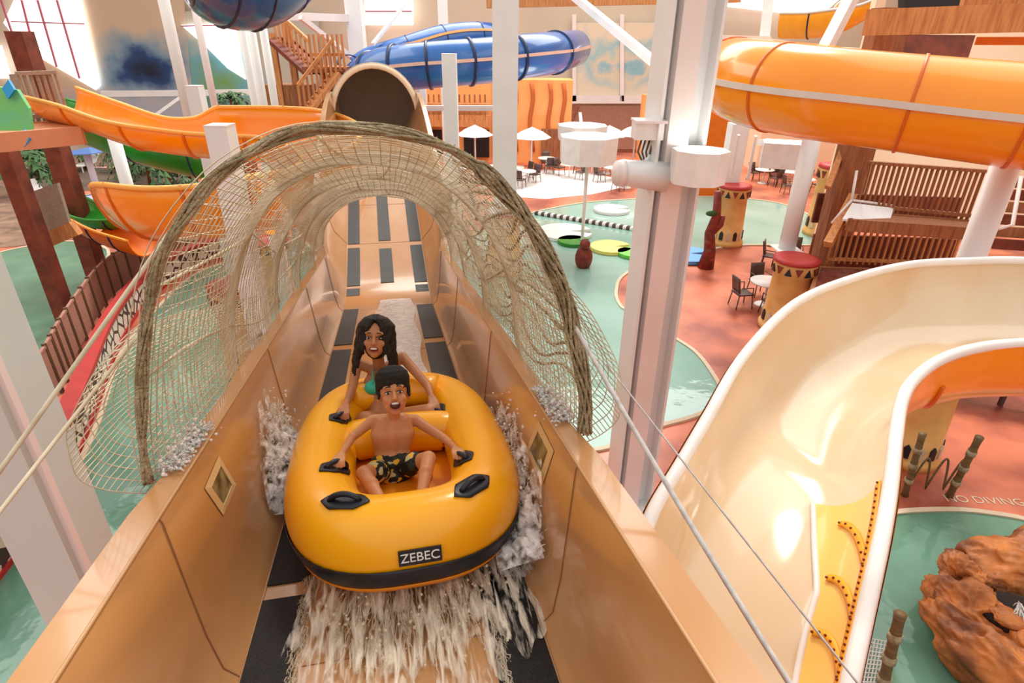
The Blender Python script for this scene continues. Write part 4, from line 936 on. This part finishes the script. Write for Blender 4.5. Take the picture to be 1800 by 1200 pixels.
# ------------------------------------------------------------------ orange buildings at the back
def facade():
    y = 38.0; p0, p1 = Y(742, 145, y), Y(862, 145, y)
    b = thing('building', 'orange two-storey building with balcony rows and dark openings, centre back', 'building', (p0.x, y, 0)); M = wparts(b)
    MB().box(((p0.x+p1.x)/2, y+1.5, p0.z/2), (p1.x-p0.x, 3, p0.z)).build('wall', M_facade, b, M)
    for v0, v1 in ((180, 184), (200, 222)):
        a, c = Y(745, v0, y-.2), Y(862, v1, y-.2); MB().box(((a.x+c.x)/2, y-.4, (a.z+c.z)/2), (c.x-a.x, .5, a.z-c.z)).build('balcony_band', M_wood, b, M)
    for u in range(752, 860, 9):
        for v0, v1 in ((166, 180), (196, 212)):
            a, c = Y(u, v0, y-.6), Y(u+3, v1, y-.6); MB().box(((a.x+c.x)/2, y-.6, (a.z+c.z)/2), (c.x-a.x, .1, a.z-c.z)).build('baluster', M_wood2, b, M)
    for u0, u1 in ((746, 778), (815, 860)):
        a, c = Y(u0, 228, y-.1), Y(u1, 276, y-.1); MB().box(((a.x+c.x)/2, y-.05, (a.z+c.z)/2), (c.x-a.x, .3, a.z-c.z)).build('dark_opening', M_dark, b, M)
    a = Y(752, 238, y-.7); MB().ell(a, (.35, .2, .35)).build('orange_lantern', M_orange2, b, M)
    p0, p1 = Y(900, 140, y), Y(1008, 140, y)
    b = thing('building', 'orange wavy board wall with dark stripes right of the broad column', 'building', (p0.x, y, 0)); M = wparts(b)
    MB().box(((p0.x+p1.x)/2, y+1, p0.z/2), (p1.x-p0.x, 2, p0.z)).build('wall', M_facade, b, M)
    for u in (905, 934, 966, 990): MB().tube([Y(u+3*math.sin(k), 146+15*k, y-.05) for k in range(9)], .12, 6).build('dark_stripe', M_facade2, b, M)
    a, c = Y(952, 226, y-.1), Y(990, 285, y-.1); MB().box(((a.x+c.x)/2, y-.1, (a.z+c.z)/2), (c.x-a.x, .3, a.z-c.z)).build('dark_doorway', M_wood2, b, M)
    b = thing('building', 'low shop with a brown thatched roof below the cloud mural', 'building', (Y(1060, 260, 44).x, 44, 0)); M = wparts(b)
    MB().prism([Y(1018, 186, 50), Y(1132, 186, 50), Y(1150, 262, 42), Y(975, 262, 42)], (0, 0, -.25)).build('roof', M_brown, b, M)
    MB().prism([Y(1000, 186, 50.2), Y(1020, 186, 50.2), Y(985, 262, 41.8), Y(972, 262, 41.8)], (0, 0, .1)).build('roof_edge', M_wood3, b, M)
    a, c = Y(985, 262, 43), Y(1150, 262, 43); MB().box(((a.x+c.x)/2, 44.5, a.z/2), (c.x-a.x, 2, a.z)).build('wall', M_dark, b, M)
    for u in (1095, 1120): q = Y(u, 272, 42.8); MB().box(q, (1.2, .3, .5)).build('orange_sign', M_orange2, b, M)
    for p0, p1, v1, y, lb in ((1130, 1156, 166, 40, 'narrow orange wall slab left of the near steel column'), (1238, 1300, 190, 30, 'plain orange wall slab between the steel column and the far totem')):
        a, c = Y(p0, v1, y), Y(p1, v1, y); o = MB().box((0, 0, a.z/2), (c.x-a.x, .6, a.z)).build('wall_slab', M_facade if y > 35 else M_orange2); o.location = ((a.x+c.x)/2, y, 0); tag(o, lb, 'wall slab')
    p0, p1 = Y(1340, 230, 36), Y(1480, 230, 36)
    b = thing('building', 'peach building with dark window openings behind the rectangular light box', 'building', (p0.x, 36, 0)); M = wparts(b)
    MB().box(((p0.x+p1.x)/2, 37, 3.3), (p1.x-p0.x, 2, 6.6)).build('wall', M_cream2, b, M)
    a, c = Y(1325, 296, 35.9), Y(1400, 326, 35.9); MB().box(((a.x+c.x)/2, 35.95, (a.z+c.z)/2), (c.x-a.x, .3, a.z-c.z)).build('dark_opening', M_dark, b, M)
facade()

# ------------------------------------------------------------------ wooden stair tower, mid left
d = 20
o = thing('stair_tower', 'timber stair tower with two flights behind the net, mid left', 'stairs', (P(540, 150, d).x, P(540, 150, d).y, 0)); M = wparts(o)
for u, v, v1, w in ((478, 58, 0, .16), (505, 40, 0, .2), (587, 142, 0, .14), (566, 120, 0, .14)):
    p = P(u, v, d); MB().box((p.x, p.y, p.z/2), (w, w, p.z)).build('post', M_wood, o, M)
def flight(a, b, w, mt):
    a, b = V(a), V(b); MB().bar(a, b, w, .12).build('stringer', mt, o, M); MB().bar(a+V((0, w, 0)), b+V((0, w, 0)), .1, .35).build('stringer', mt, o, M)
    for k in range(9):
        q = a.lerp(b, k/8); MB().bar(q-V((0, .1, 0)), q-V((0, .1, -.95)), .06).build('baluster', M_wood, o, M); MB().box(q+V((0, w/2, .06)), (.3, w, .05)).build('tread', M_wood2, o, M)
    MB().bar(a+V((0, -.1, .95)), b+V((0, -.1, .95)), .1).build('handrail', M_wood, o, M)
flight(P(488, 70, d), P(552, 128, d), 1.0, M_wood3); flight(P(592, 128, d-.5), P(533, 205, d-.5), .9, M_wood)
p = P(575, 122, d); MB().box((p.x, p.y+.4, p.z), (1.4, 1.6, .18)).build('landing', M_wood2, o, M)
for k in range(8): q = P(550+8*k, 118, d-.6); MB().box((q.x, q.y, q.z+.45), (.07, .07, 1.0)).build('baluster', M_wood, o, M)
a, b = P(548, 96, d-.6), P(606, 96, d-.6); MB().bar(a, b, .09).build('handrail', M_wood, o, M)
p = P(505, 185, d+1); MB().box((p.x, p.y+.5, p.z-.3), (1.6, 1.0, 1.9)).build('board_wall', M_wood2, o, M)
p = P(560, 222, d+1); MB().box((p.x, p.y+.5, p.z-.3), (1.8, 1.0, 1.4)).build('board_wall', M_wood3, o, M)

# ------------------------------------------------------------------ left: platform, posts, fence, mosaic wall
def gpost(label, u, v, w, vt, mt):
    g = G(u, v); h = Y(u+(vt-v)*(875-u)/(2650-v), vt, g.y).z; o = MB().box((0, 0, h/2), (w, w, h)).build('timber_post', mt); o.location = (g.x, g.y, 0); tag(o, label, 'post'); return g
gA = gpost('brown timber post at the left edge under the platform', 122, 572, .36, 232, M_wood3)
gB = gpost('tall dark timber post carrying the slide platform', 175, 492, .46, 55, M_wood3)
post('pale grey post in front of the railing, left of the orange slide start', 52, 190, 13.2, .24, P(70, 245, 13.2).z, P(30, 128, 13.2).z, M_grey)
deckbox('timber_platform', 'pink fronted platform where the orange slide starts', [(-60, 224), (128, 212), (140, 224), (-60, 240)], 5.25, .3, M_pink, fm=M_pink)
e0, e1 = G(58, 216, 5.25), G(122, 210, 5.25); railing('deck_railing', 'small pale railing on the orange slide platform', [e0, e1], 5.25, .95, 6, M_grey, .05)
yq = gA.y+.6
o = MB().prism([Y(52, 338, yq), Y(100, 322, yq), Y(122, 394, yq), Y(76, 412, yq)], (0, .1, 0)).build('mesh_screen', M_grey); tag(o, 'grey mesh panel between the two left timber posts', 'panel')
beam('timber_beam', 'orange timber beam tying the two left posts below the grey panel', Y(78, 424, yq), Y(134, 400, yq), .2, M_wood, .36)
o = thing('hanging_sign', 'green leaf sign with two blue diamonds at the left edge', 'sign', P(22, 195, 11.6)); M = wparts(o)
MB().prism([P(u, v, 11.6) for u, v in ((-20, 150), (30, 158), (50, 190), (56, 232), (36, 246), (-20, 242))], (0, .08, 0)).build('board', M_gsign, o, M)
for u, v in ((14, 158), (42, 245)): MB().prism([P(u, v-18, 11.5), P(u+11, v, 11.5), P(u, v+16, 11.5), P(u-11, v-2, 11.5)], (0, .06, 0)).build('blue_diamond', M_bsign, o, M)
fp = spline([G(u, v) for u, v in ((60, 790), (110, 690), (132, 640), (165, 578), (202, 524), (255, 487), (330, 452), (420, 425))], 3)
fr = thing('mesh_fence', 'curved fence with brown mesh panels along the left walkway', 'fence', fp[0]); M = wparts(fr); up = V((0, 0, 1))
for i, p in enumerate(fp):
    MB().bar(p, p+up*1.2, .07).build('fence_post', M_fpost, fr, M)
    if i < len(fp)-1: q = fp[i+1]; MB().bar(p.lerp(q, .06)+up*.6, p.lerp(q, .94)+up*.6, .02, .95).build('mesh_infill', M_fence, fr, M); MB().bar(p+up*1.13, q+up*1.13, .06).build('top_rail', M_fence, fr, M)
wp = spline([G(u, v) for u, v in ((455, 432), (340, 470), (262, 522), (205, 600), (160, 715), (95, 868), (0, 1000), (-120, 1150))], 6)
wl = thing('mosaic_wall', 'low curved wall with red bands and black swirl mosaic beside the left pool', 'low wall', wp[0]); M = wparts(wl)
def ribbon(z0, z1, off0, off1, nm, mt):
    rows = []
    for i, p in enumerate(wp):
        t = (wp[min(i+1, len(wp)-1)]-wp[max(i-1, 0)]).normalized(); nr = V((-t.y, t.x, 0)); a, b = p+nr*off0, p+nr*off1
        rows.append([a+up*z0, a+up*z1, b+up*z1, b+up*z0])
    MB().grid(rows, False, True).build(nm, mt, wl, M)
ribbon(.02, .62, -.12, .12, 'mosaic_face', M_mosaic); ribbon(.62, .72, -.16, .16, 'red_band', M_red); ribbon(.0, .1, -.15, .15, 'red_band', M_red)
ribbon(.0, .06, -.55, -.25, 'pink_kerb', M_pink)

# ------------------------------------------------------------------ furniture on the deck
def chair(loc, rz, label, group):
    o = thing('patio_chair', label, 'chair', loc, rz, group)
    MB().box((0, 0, .43), (.46, .46, .04)).build('seat', M_chair, o)
    mb = MB(); mb.grid([[(x, .22+.03*k-.04*math.cos(x*5), .48+.15*k) for x in (-.22, -.11, 0, .11, .22)] for k in range(4)]); solid(mb.build('backrest', M_chair, o), .03)
    for sx_ in (-1, 1):
        for sy_ in (-1, 1): MB().tube([(sx_*.2, sy_*.2, .43), (sx_*.24, sy_*.25, 0)], .018, 6).build('leg', M_chair, o)
        MB().tube([(sx_*.25, -.18, .43), (sx_*.26, -.16, .66), (sx_*.25, .2, .66)], .018, 6).build('armrest', M_chair, o)
    return o
def table(loc, label, group, mt=M_white, r=.5):
    o = thing('patio_table', label, 'table', loc, 0, group)
    MB().lathe([(r, .70), (r, .74)], n=24).build('tabletop', mt, o); MB().lathe([(.035, 0), (.035, .7)], n=10).build('pedestal', mt, o); MB().lathe([(.28, 0), (.24, .03)], n=20).build('base', mt, o); return o
g = G(1342, 535); T = table((g.x, g.y, 0), 'white round table beside the nearest totem base', None)
CH = chair((g.x-.75, g.y-.15, 0), R(100), 'dark patio chair left of the white table by the nearest totem', None)
dup(CH, (g.x-.1, g.y-.8, 0), R(190), 'dark patio chair in front of the white table by the nearest totem')
dup(CH, (g.x+.1, g.y+.8, 0), R(10), 'dark patio chair behind the white table by the nearest totem')
g2 = G(1350, 470); dup(CH, (g2.x, g2.y, 0), R(60), 'faded patio chair farther back, beside the pool end')
dup(CH, (g2.x+.9, g2.y+.3, 0), R(-20), 'patio chair tucked behind the round column')
def umbrella(loc, r, h, mt, label, pole=.05):
    o = thing('patio_umbrella', label, 'umbrella', loc)
    MB().lathe([(r, h), (r*.99, h+.03), (r*.55, h+.32), (.06, h+.52), (.02, h+.55)], n=8, smooth=False).build('canopy', mt, o); MB().lathe([(pole, 0), (pole, h+.5)], n=10).build('pole', M_steelb, o)
    MB().lathe([(.3, 0), (.28, .08)], n=16).build('base', M_steelb, o); return o
for u, v, r, lb in ((933, 305, 1.05, 'white umbrella right of the broad column by the far tables'), (1110, 298, 1.1, 'pale umbrella behind the grey spotlight'), (836, 300, 1.0, 'lilac white umbrella left of the broad column'), (1065, 300, 1.0, 'white umbrella under the far octagonal drum')):
    g = G(u, v+6); umbrella((g.x, g.y, 0), r, 2.1, M_white, lb)
g = G(177, 352); umbrella((g.x, g.y, 0), 1.1, 2.2, M_umb, 'blue umbrella on a white pole over the small blue pool', .14)
spots = [(820, 318), (848, 330), (870, 316), (905, 318), (960, 300), (1000, 312), (1040, 306), (1075, 318), (1100, 330), (925, 325), (1340, 322), (1385, 326), (1410, 340)]
pl_ = ['behind the net left of the broad column', 'behind the net close to the broad column', 'beside the broad column foot', 'right of the broad column foot', 'below the white umbrella', 'on the painted sun patch, left end', 'below the octagonal drum', 'right of the octagonal drum', 'by the near steel column', 'at the painted sun patch edge', 'below the rectangular light box', 'right below the rectangular light box', 'left of the round column']
T0_ = None
for (u, v), pl in zip(spots, pl_):
    g = G(u, v); T_ = dup(T, (g.x, g.y, 0), 0, 'far white round table '+pl); T_['group'] = 'far patio tables'
    for k in range(2):
        a = R(40+170*k+u); c_ = dup(CH, (g.x+.8*math.cos(a), g.y+.8*math.sin(a), 0), a+R(-90), 'far patio chair %s of the table %s' % (('right', 'left')[k] if math.cos(a)*(1-2*k) > 0 else ('left', 'right')[k], pl)); c_['group'] = 'far patio chairs'
# lane rope with floats
a, b = G(945, 378), G(1175, 416); rp0 = thing('lane_rope', 'white and black float rope crossing the middle pool', 'lane rope', a); M = wparts(rp0)
MB().tube([a+up*.06, b+up*.06], .05, 6).build('rope', M_white, rp0, M)
for k in range(40):
    p = a.lerp(b, k/39)+up*.08; MB().ell(p, (.15, .12, .12), None, 8, 6).build('float', M_white if k % 2 else M_chair, rp0, M)
# lily pad floats
for u, v, r, mt, lb in ((1008, 428, .6, M_green, 'dark green lily pad float near the net'), (1073, 439, .75, mat('pad_yellow', (236, 226, 120), .5), 'yellow lily pad float in the middle pool'), (1112, 449, .55, mat('pad_lime', (110, 210, 70), .5), 'lime green lily pad float left of the steel column'), (992, 412, 1.1, M_white, 'white foam float in the middle pool behind the net'), (1205, 452, .9, mat('pad_blue', (90, 160, 226), .5), 'blue pad float behind the steel column'), (1075, 372, .8, M_white, 'white crescent float beyond the lane rope')):
    g = G(u, v); n_ = 20; pts = [V((r*math.cos(R(15)+R(330)*i/n_), r*math.sin(R(15)+R(330)*i/n_), 0)) for i in range(n_+1)]+[V((r*.15, 0, 0))]
    o = MB().poly([(p.x, p.y) for p in pts], .0, .12).build('pool_float', mt); o.location = (g.x, g.y, .03); tag(o, lb, 'pool float')
# dark red ride-on and carved post
g = G(1025, 470); o = thing('pool_toy', 'dark red round pool toy near the net edge', 'pool toy', (g.x, g.y, 0))
MB().ell((0, 0, .35), (.3, .3, .45)).build('body', M_redwood, o); MB().ell((0, -.1, .85), (.18, .2, .18)).build('head', M_redwood, o)
g = G(1240, 470); o = thing('carved_post', 'twisted dark red carved post standing right of the steel column', 'post', (g.x, g.y, 0))
MB().tube([(0, 0, 0), (.05, 0, .6), (-.05, 0, 1.2), (.08, 0, 1.8), (0, 0, 2.6)], [.28, .2, .17, .14, .12], 10).build('trunk', M_redwood, o)
MB().tube([(0, 0, 1.2), (.25, 0, 1.5), (.28, 0, 1.8)], [.12, .12, .1], 8).build('branch', M_redwood, o); MB().ell((-.12, -.1, 1.9), (.2, .08, .1)).build('leaf', M_leaf, o)
for k in (0, 1, 2): MB().ell((.1-.1*k, -.12, .3+.3*k), (.12, .12, .12)).build('knot', M_redwood, o)
# bamboo poles with rope loops, lower right
def pole(label, b, t, r, nm='bamboo_pole'):
    o = thing(nm, label, 'pole', b); M = wparts(o); b, t = V(b), V(t); MB().tube([b.lerp(t, k/12)+V((0, 0, 0)) for k in range(13)], [r*(1.12 if k % 3 == 0 else .95) for k in range(13)], 10).build('culm', M_bamboo, o, M)
    for k in (3, 6, 9): q = b.lerp(t, k/12); d_ = (t-b).normalized(); MB().tube([q-d_*.05, q+d_*.05], r*1.25, 10).build('rope_wrap', M_rope, o, M); return_ = o
    return o
def at(u, v, z): return G(u, v, z)
b1, t1 = G(1590, 870), G(1622, 762, 1.35); b2, t2 = G(1668, 872), G(1722, 768, 1.35)
pole('bamboo pole with rope loops beside the cream rim, left of the pair', b1, t1, .055); pole('leaning bamboo pole with rope loops, right of the pair', b2, t2, .06)
o = thing('rope_loops', 'thin rope loops strung between the two bamboo poles', 'rope', b1); M = wparts(o)
L = [b1.lerp(b2, k/40)+up*(.15+.65*abs(math.sin(k/40*math.pi*2.5))) for k in range(41)]; MB().tube(L, .018, 6).build('loop', M_bamboo, o, M)
pole('thick bamboo pole rising from the lower pool at the bottom edge', G(1545, 1230), G(1583, 1078, 1.3), .062)
# net square near the bottom
ns = [G(1490, 1115, .25), G(1562, 1128, .25), G(1545, 1215, .25), G(1475, 1215, .25)]
mb = MB()
for k in range(13):
    cord(mb, [ns[0].lerp(ns[1], k/12), ns[3].lerp(ns[2], k/12)], .01); cord(mb, [ns[0].lerp(ns[3], k/12), ns[1].lerp(ns[2], k/12)], .01)
mb.build('climbing_net', M_wrope, label='white square cargo net over the lower pool', cat='net')
# painted words on the deck
g = G(1730, 880); fo = text_mesh('pavement_lettering', 'NO DIVING', .25, M_curb, .002); fo.location = (g.x, g.y, .006); fo.rotation_euler = (0, 0, R(-4)); tag(fo, 'pale NO DIVING lettering painted on the red deck by the lower pool', 'lettering')
# rock island
def rock(label, c, rad, seed, amp=.3, nm='rock_formation', rz=0):
    mb = MB(); mb.ell((0, 0, 0), rad, None, 90, 60); vs = []; R3 = max(rad)
    for v in mb.v:
        q = V(v); u = q/R3; a_ = noise.noise(u*1.3+V((seed, 0, 0))); b_ = 1-2*abs(noise.noise(u*2.6+V((0, seed, 0)))); c_ = 1-2*abs(noise.noise(V((u.x*5, u.y*5, u.z*9))+V((0, 0, seed)))); q = q*(1+amp*a_+amp*.45*(b_-.5)+amp*.25*(c_-.5)); vs.append(tuple(q))
    mb.v = vs; o = mb.build(nm, M_rock); o.location = c; o.rotation_euler = (0, 0, rz); tag(o, label, 'rock'); return o
g = G(1765, 985, .6); rock('flat topped ochre rock slab at the back of the island', (g.x+.25, g.y, .62), (.85, .42, .34), 1.3, .42, rz=R(12))
g = G(1700, 1010, .5); rock('small pointed ochre rock at the upper left tip of the island', (g.x, g.y-.05, .45), (.34, .34, .30), 9.1, .5)
g = G(1700, 1075, .4); rock('rounded orange rock at the left of the island touching the pool', (g.x+.05, g.y, .35), (.36, .55, .42), 4.1, .4, rz=R(15))
g = G(1755, 1170, .4); rock('diagonal ochre rock ledge beside the dark hollow', (g.x+.02, g.y, .42), (.32, .85, .42), 7.7, .4, rz=R(28))
g = G(1850, 1180, .4); rock('low wet rock at the bottom right corner of the island', (g.x+.1, g.y, .35), (.5, .6, .5), 2.7, .4)
g = G(1780, 1085, .75); rock('thin ochre rock arm lying inside the dark hollow', (g.x+.06, g.y-.02, .70), (.14, .30, .08), 5.5, .3, rz=R(55))
g = G(1778, 1082, .6); o = MB().ell((0, 0, 0), (.42, .34, .12), None, 24, 10).build('hollow_shade', M_dark); o.location = (g.x+.05, g.y, .62)  # dark flattened solid put in as the shade of the hollow
tag(o, 'dark solid standing for the shade in the hollow between the island rocks', 'hollow')
def sK(a, b): g = G(1722+40*a, 1100+90*a); return V((g.x, g.y, .75-.5*a+.1*b)), V((-.2, -.6, -.5))
random.seed(21); mb = MB()
for _ in range(420):
    p, dr = sK(random.random(), random.random()); p = p+V((-.05, -.30, .05)); dr = (dr+V([random.gauss(0, .3) for _ in range(3)])).normalized(); q = p+dr*random.uniform(.06, .22); mb.tube([p, p.lerp(q, .5)+V((0, 0, .02)), q], [.004, .007, .002], 5)
mb.build('waterfall', M_foam, label='white trickle of water falling over the island rocks', cat='water', kind='stuff')
# benches and kiosk seen under the cream rim
o = thing('deck_bench', 'dark bench with a purple panel on the deck under the orange rim', 'bench', G(1740, 668)); M = wparts(o)
a, b = G(1690, 664, .5), G(1860, 690, .5); MB().bar(a, b, .5, .12).build('seat', M_dark, o, M); MB().bar(a+V((0, .3, .35)), b+V((0, .3, .35)), .08, .4).build('backrest', M_handle, o, M)
MB().box(G(1750, 655, .75), (.34, .1, .34)).build('purple_panel', M_purple, o, M)
for p in (a, a.lerp(b, .5), b): MB().bar((p.x, p.y, 0), (p.x, p.y, .5), .08).build('leg', M_chair, o, M)
# planting on the left
def plant(label, loc, n, L, seed, nm='potted_palm'):
    random.seed(seed); o = thing(nm, label, 'plant', loc); MB().tube([(0, 0, 0), (.05, 0, L*.5), (0, 0, L*.8)], [.09, .07, .05], 8).build('trunk', M_wood2, o); mb = MB()
    for k in range(n):
        a = 2*math.pi*k/n+random.random(); e = random.uniform(.1, 1.1); pts = []
        for j in range(7):
            t = j/6; rr_ = L*t*math.cos(e*.7); pts.append(V((rr_*math.cos(a), rr_*math.sin(a), L*.8+L*(math.sin(e)*t-.9*t*t))))
        for j in range(1, 7):
            w = L*.16*math.sin(math.pi*(j/6.6)); tn = (pts[j]-pts[j-1]).normalized(); sd = tn.cross(V((0, 0, 1))).normalized()
            for s_ in (-1, 1): mb.add([pts[j-1], pts[j], pts[j]+sd*s_*w-V((0, 0, w*.5))], [(0, 1, 2)])
    mb.build('foliage', M_leaf, o); return o
pp = [(265, 322, 13, 1.5), (300, 325, 12, 1.6), (335, 315, 12, 1.4), (55, 330, 10, 1.9), (70, 300, 12, 1.7), (248, 300, 14, 1.2), (350, 345, 10, 1.1), (405, 180, 12, 1.5)]
pn = ['in front of the orange bowl, left one', 'in front of the orange bowl, middle one', 'in front of the orange bowl, right one', 'between the two left timber posts', 'behind the green sign', 'under the winding orange slide', 'beside the net rope', 'behind the white pipes', 'left of the white pipes', 'behind the slim column']
for i, ((u, v, n_, L), nn_) in enumerate(zip(pp, pn)):
    if v < 200: p = P(u, v, 30); g = V((p.x, p.y, p.z-1))
    else: g = G(u, v+8)
    plant('leafy green palm plant '+nn_, g, n_+8, L, i+3)
    if v < 200: MB().lathe([(.7, -g.z), (.8, 0)], n=14).build('planter', M_wood2, bpy.data.objects['potted_palm'] if i == 0 else [o_ for o_ in bpy.data.objects if o_.get('label') == 'leafy green palm plant '+nn_][0])
sb = [G(u, v) for u, v in ((40, 292), (360, 300), (390, 330), (300, 345), (235, 334), (120, 336), (20, 330))]
st(MB().poly([(q.x, q.y) for q in sb], .0, .015), 'floor_planting_bed', mat('soil_brown', (112, 92, 78), .9, (80, 70, 56), 1))
sb = [G(u, v) for u, v in ((0, 262), (420, 262), (420, 292), (0, 292))]
st(MB().poly([(q.x, q.y) for q in sb], .0, .015), 'floor_far_walk', mat('walk_brown', (150, 118, 98), .8, (96, 74, 62), 1.5))
sb = [G(u, v) for u, v in ((-80, 292), (20, 292), (60, 330), (128, 340), (135, 420), (20, 434), (-80, 440))]
st(MB().poly([(q.x, q.y) for q in sb], .0, .014), 'floor_side_walk', MATS['walk_brown'])
for k, (u, v, L, w_) in enumerate(((110, 300, 1.5, 'left of the blue umbrella, tall'), (150, 296, 1.2, 'just behind the blue umbrella'), (215, 300, 1.2, 'beside the white post at the umbrella'), (235, 320, 1.3, 'right of the small blue pool'), (285, 300, 1.5, 'under the first bend of the orange slide'), (320, 298, 1.3, 'under the middle of the orange slide'), (360, 322, 1.3, 'behind the white square post'), (30, 300, 1.6, 'at the far left below the sign'), (95, 335, 1.3, 'right of the tall dark timber post'))):
    plant('leafy green palm plant '+w_, G(u, v), 20, L, 40+k)
# loungers on the left
for i, (u, v, lb) in enumerate(((150, 300, 'left of the blue umbrella'), (262, 296, 'right of the blue umbrella'), (305, 300, 'behind the palms'), (80, 350, 'between the timber posts'))):
    g = G(u, v); o = thing('sun_lounger', 'pale sun lounger '+lb, 'sun lounger', g, R(20*i)); MB().box((0, 0, .35), (.6, 1.3, .06)).build('seat', M_steelb, o); MB().bar((0, .65, .36), (0, 1.15, .75), .6, .05).build('backrest', M_steelb, o)
    for sx_ in (-1, 1):
        for sy_ in (-.55, .6): MB().bar((sx_*.25, sy_, 0), (sx_*.25, sy_, .34), .05).build('leg', M_steelb, o)
# ------------------------------------------------------------------ light
sc = bpy.context.scene
w = bpy.data.worlds.new('world'); sc.world = w; w.use_nodes = True; nt = w.node_tree; bg = nt.nodes['Background']
tc = nt.nodes.new('ShaderNodeTexCoord'); sx = nt.nodes.new('ShaderNodeSeparateXYZ'); rp_ = nt.nodes.new('ShaderNodeValToRGB')
nt.links.new(tc.outputs['Generated'], sx.inputs[0]); nt.links.new(sx.outputs[2], rp_.inputs[0])
rp_.color_ramp.elements[0].position = 0.0; rp_.color_ramp.elements[0].color = (.55, .45, .38, 1); rp_.color_ramp.elements[1].position = .35; rp_.color_ramp.elements[1].color = (1, .97, .94, 1)
nt.links.new(rp_.outputs[0], bg.inputs[0]); bg.inputs[1].default_value = 1.0
def area(name, loc, target, size, power, col=(1, .95, .88), sy=None):
    l = bpy.data.lights.new(name, 'AREA'); l.energy = power; l.size = size; l.color = col
    if sy: l.shape = 'RECTANGLE'; l.size_y = sy
    o = bpy.data.objects.new(name, l); COL.objects.link(o); o.location = loc; o.rotation_euler = (V(target)-V(loc)).to_track_quat('-Z', 'Y').to_euler(); return o
s = bpy.data.lights.new('sun', 'SUN'); s.energy = 2.2; s.angle = R(12); s.color = (1, .93, .84)
so = bpy.data.objects.new('sun', s); COL.objects.link(so); so.rotation_euler = (R(-38), R(12), 0)
so.location = (0, 20, 30)
area('fill_back', (4, 34, 19), (4, 34, 0), 26, 5200, sy=16)  # unseen area lamp added overhead to brighten the back of the hall
area('fill_right', (12, 14, 17), (12, 14, 0), 12, 600, sy=14)  # added overhead fill for the right side, out of view
area('fill_left', (-14, 20, 17), (-12, 20, 0), 12, 1500, sy=14)  # added overhead fill for the left side, out of view
sc.view_settings.view_transform = 'Standard'; sc.view_settings.look = 'None'; sc.view_settings.exposure = 0.05; sc.view_settings.gamma = 1
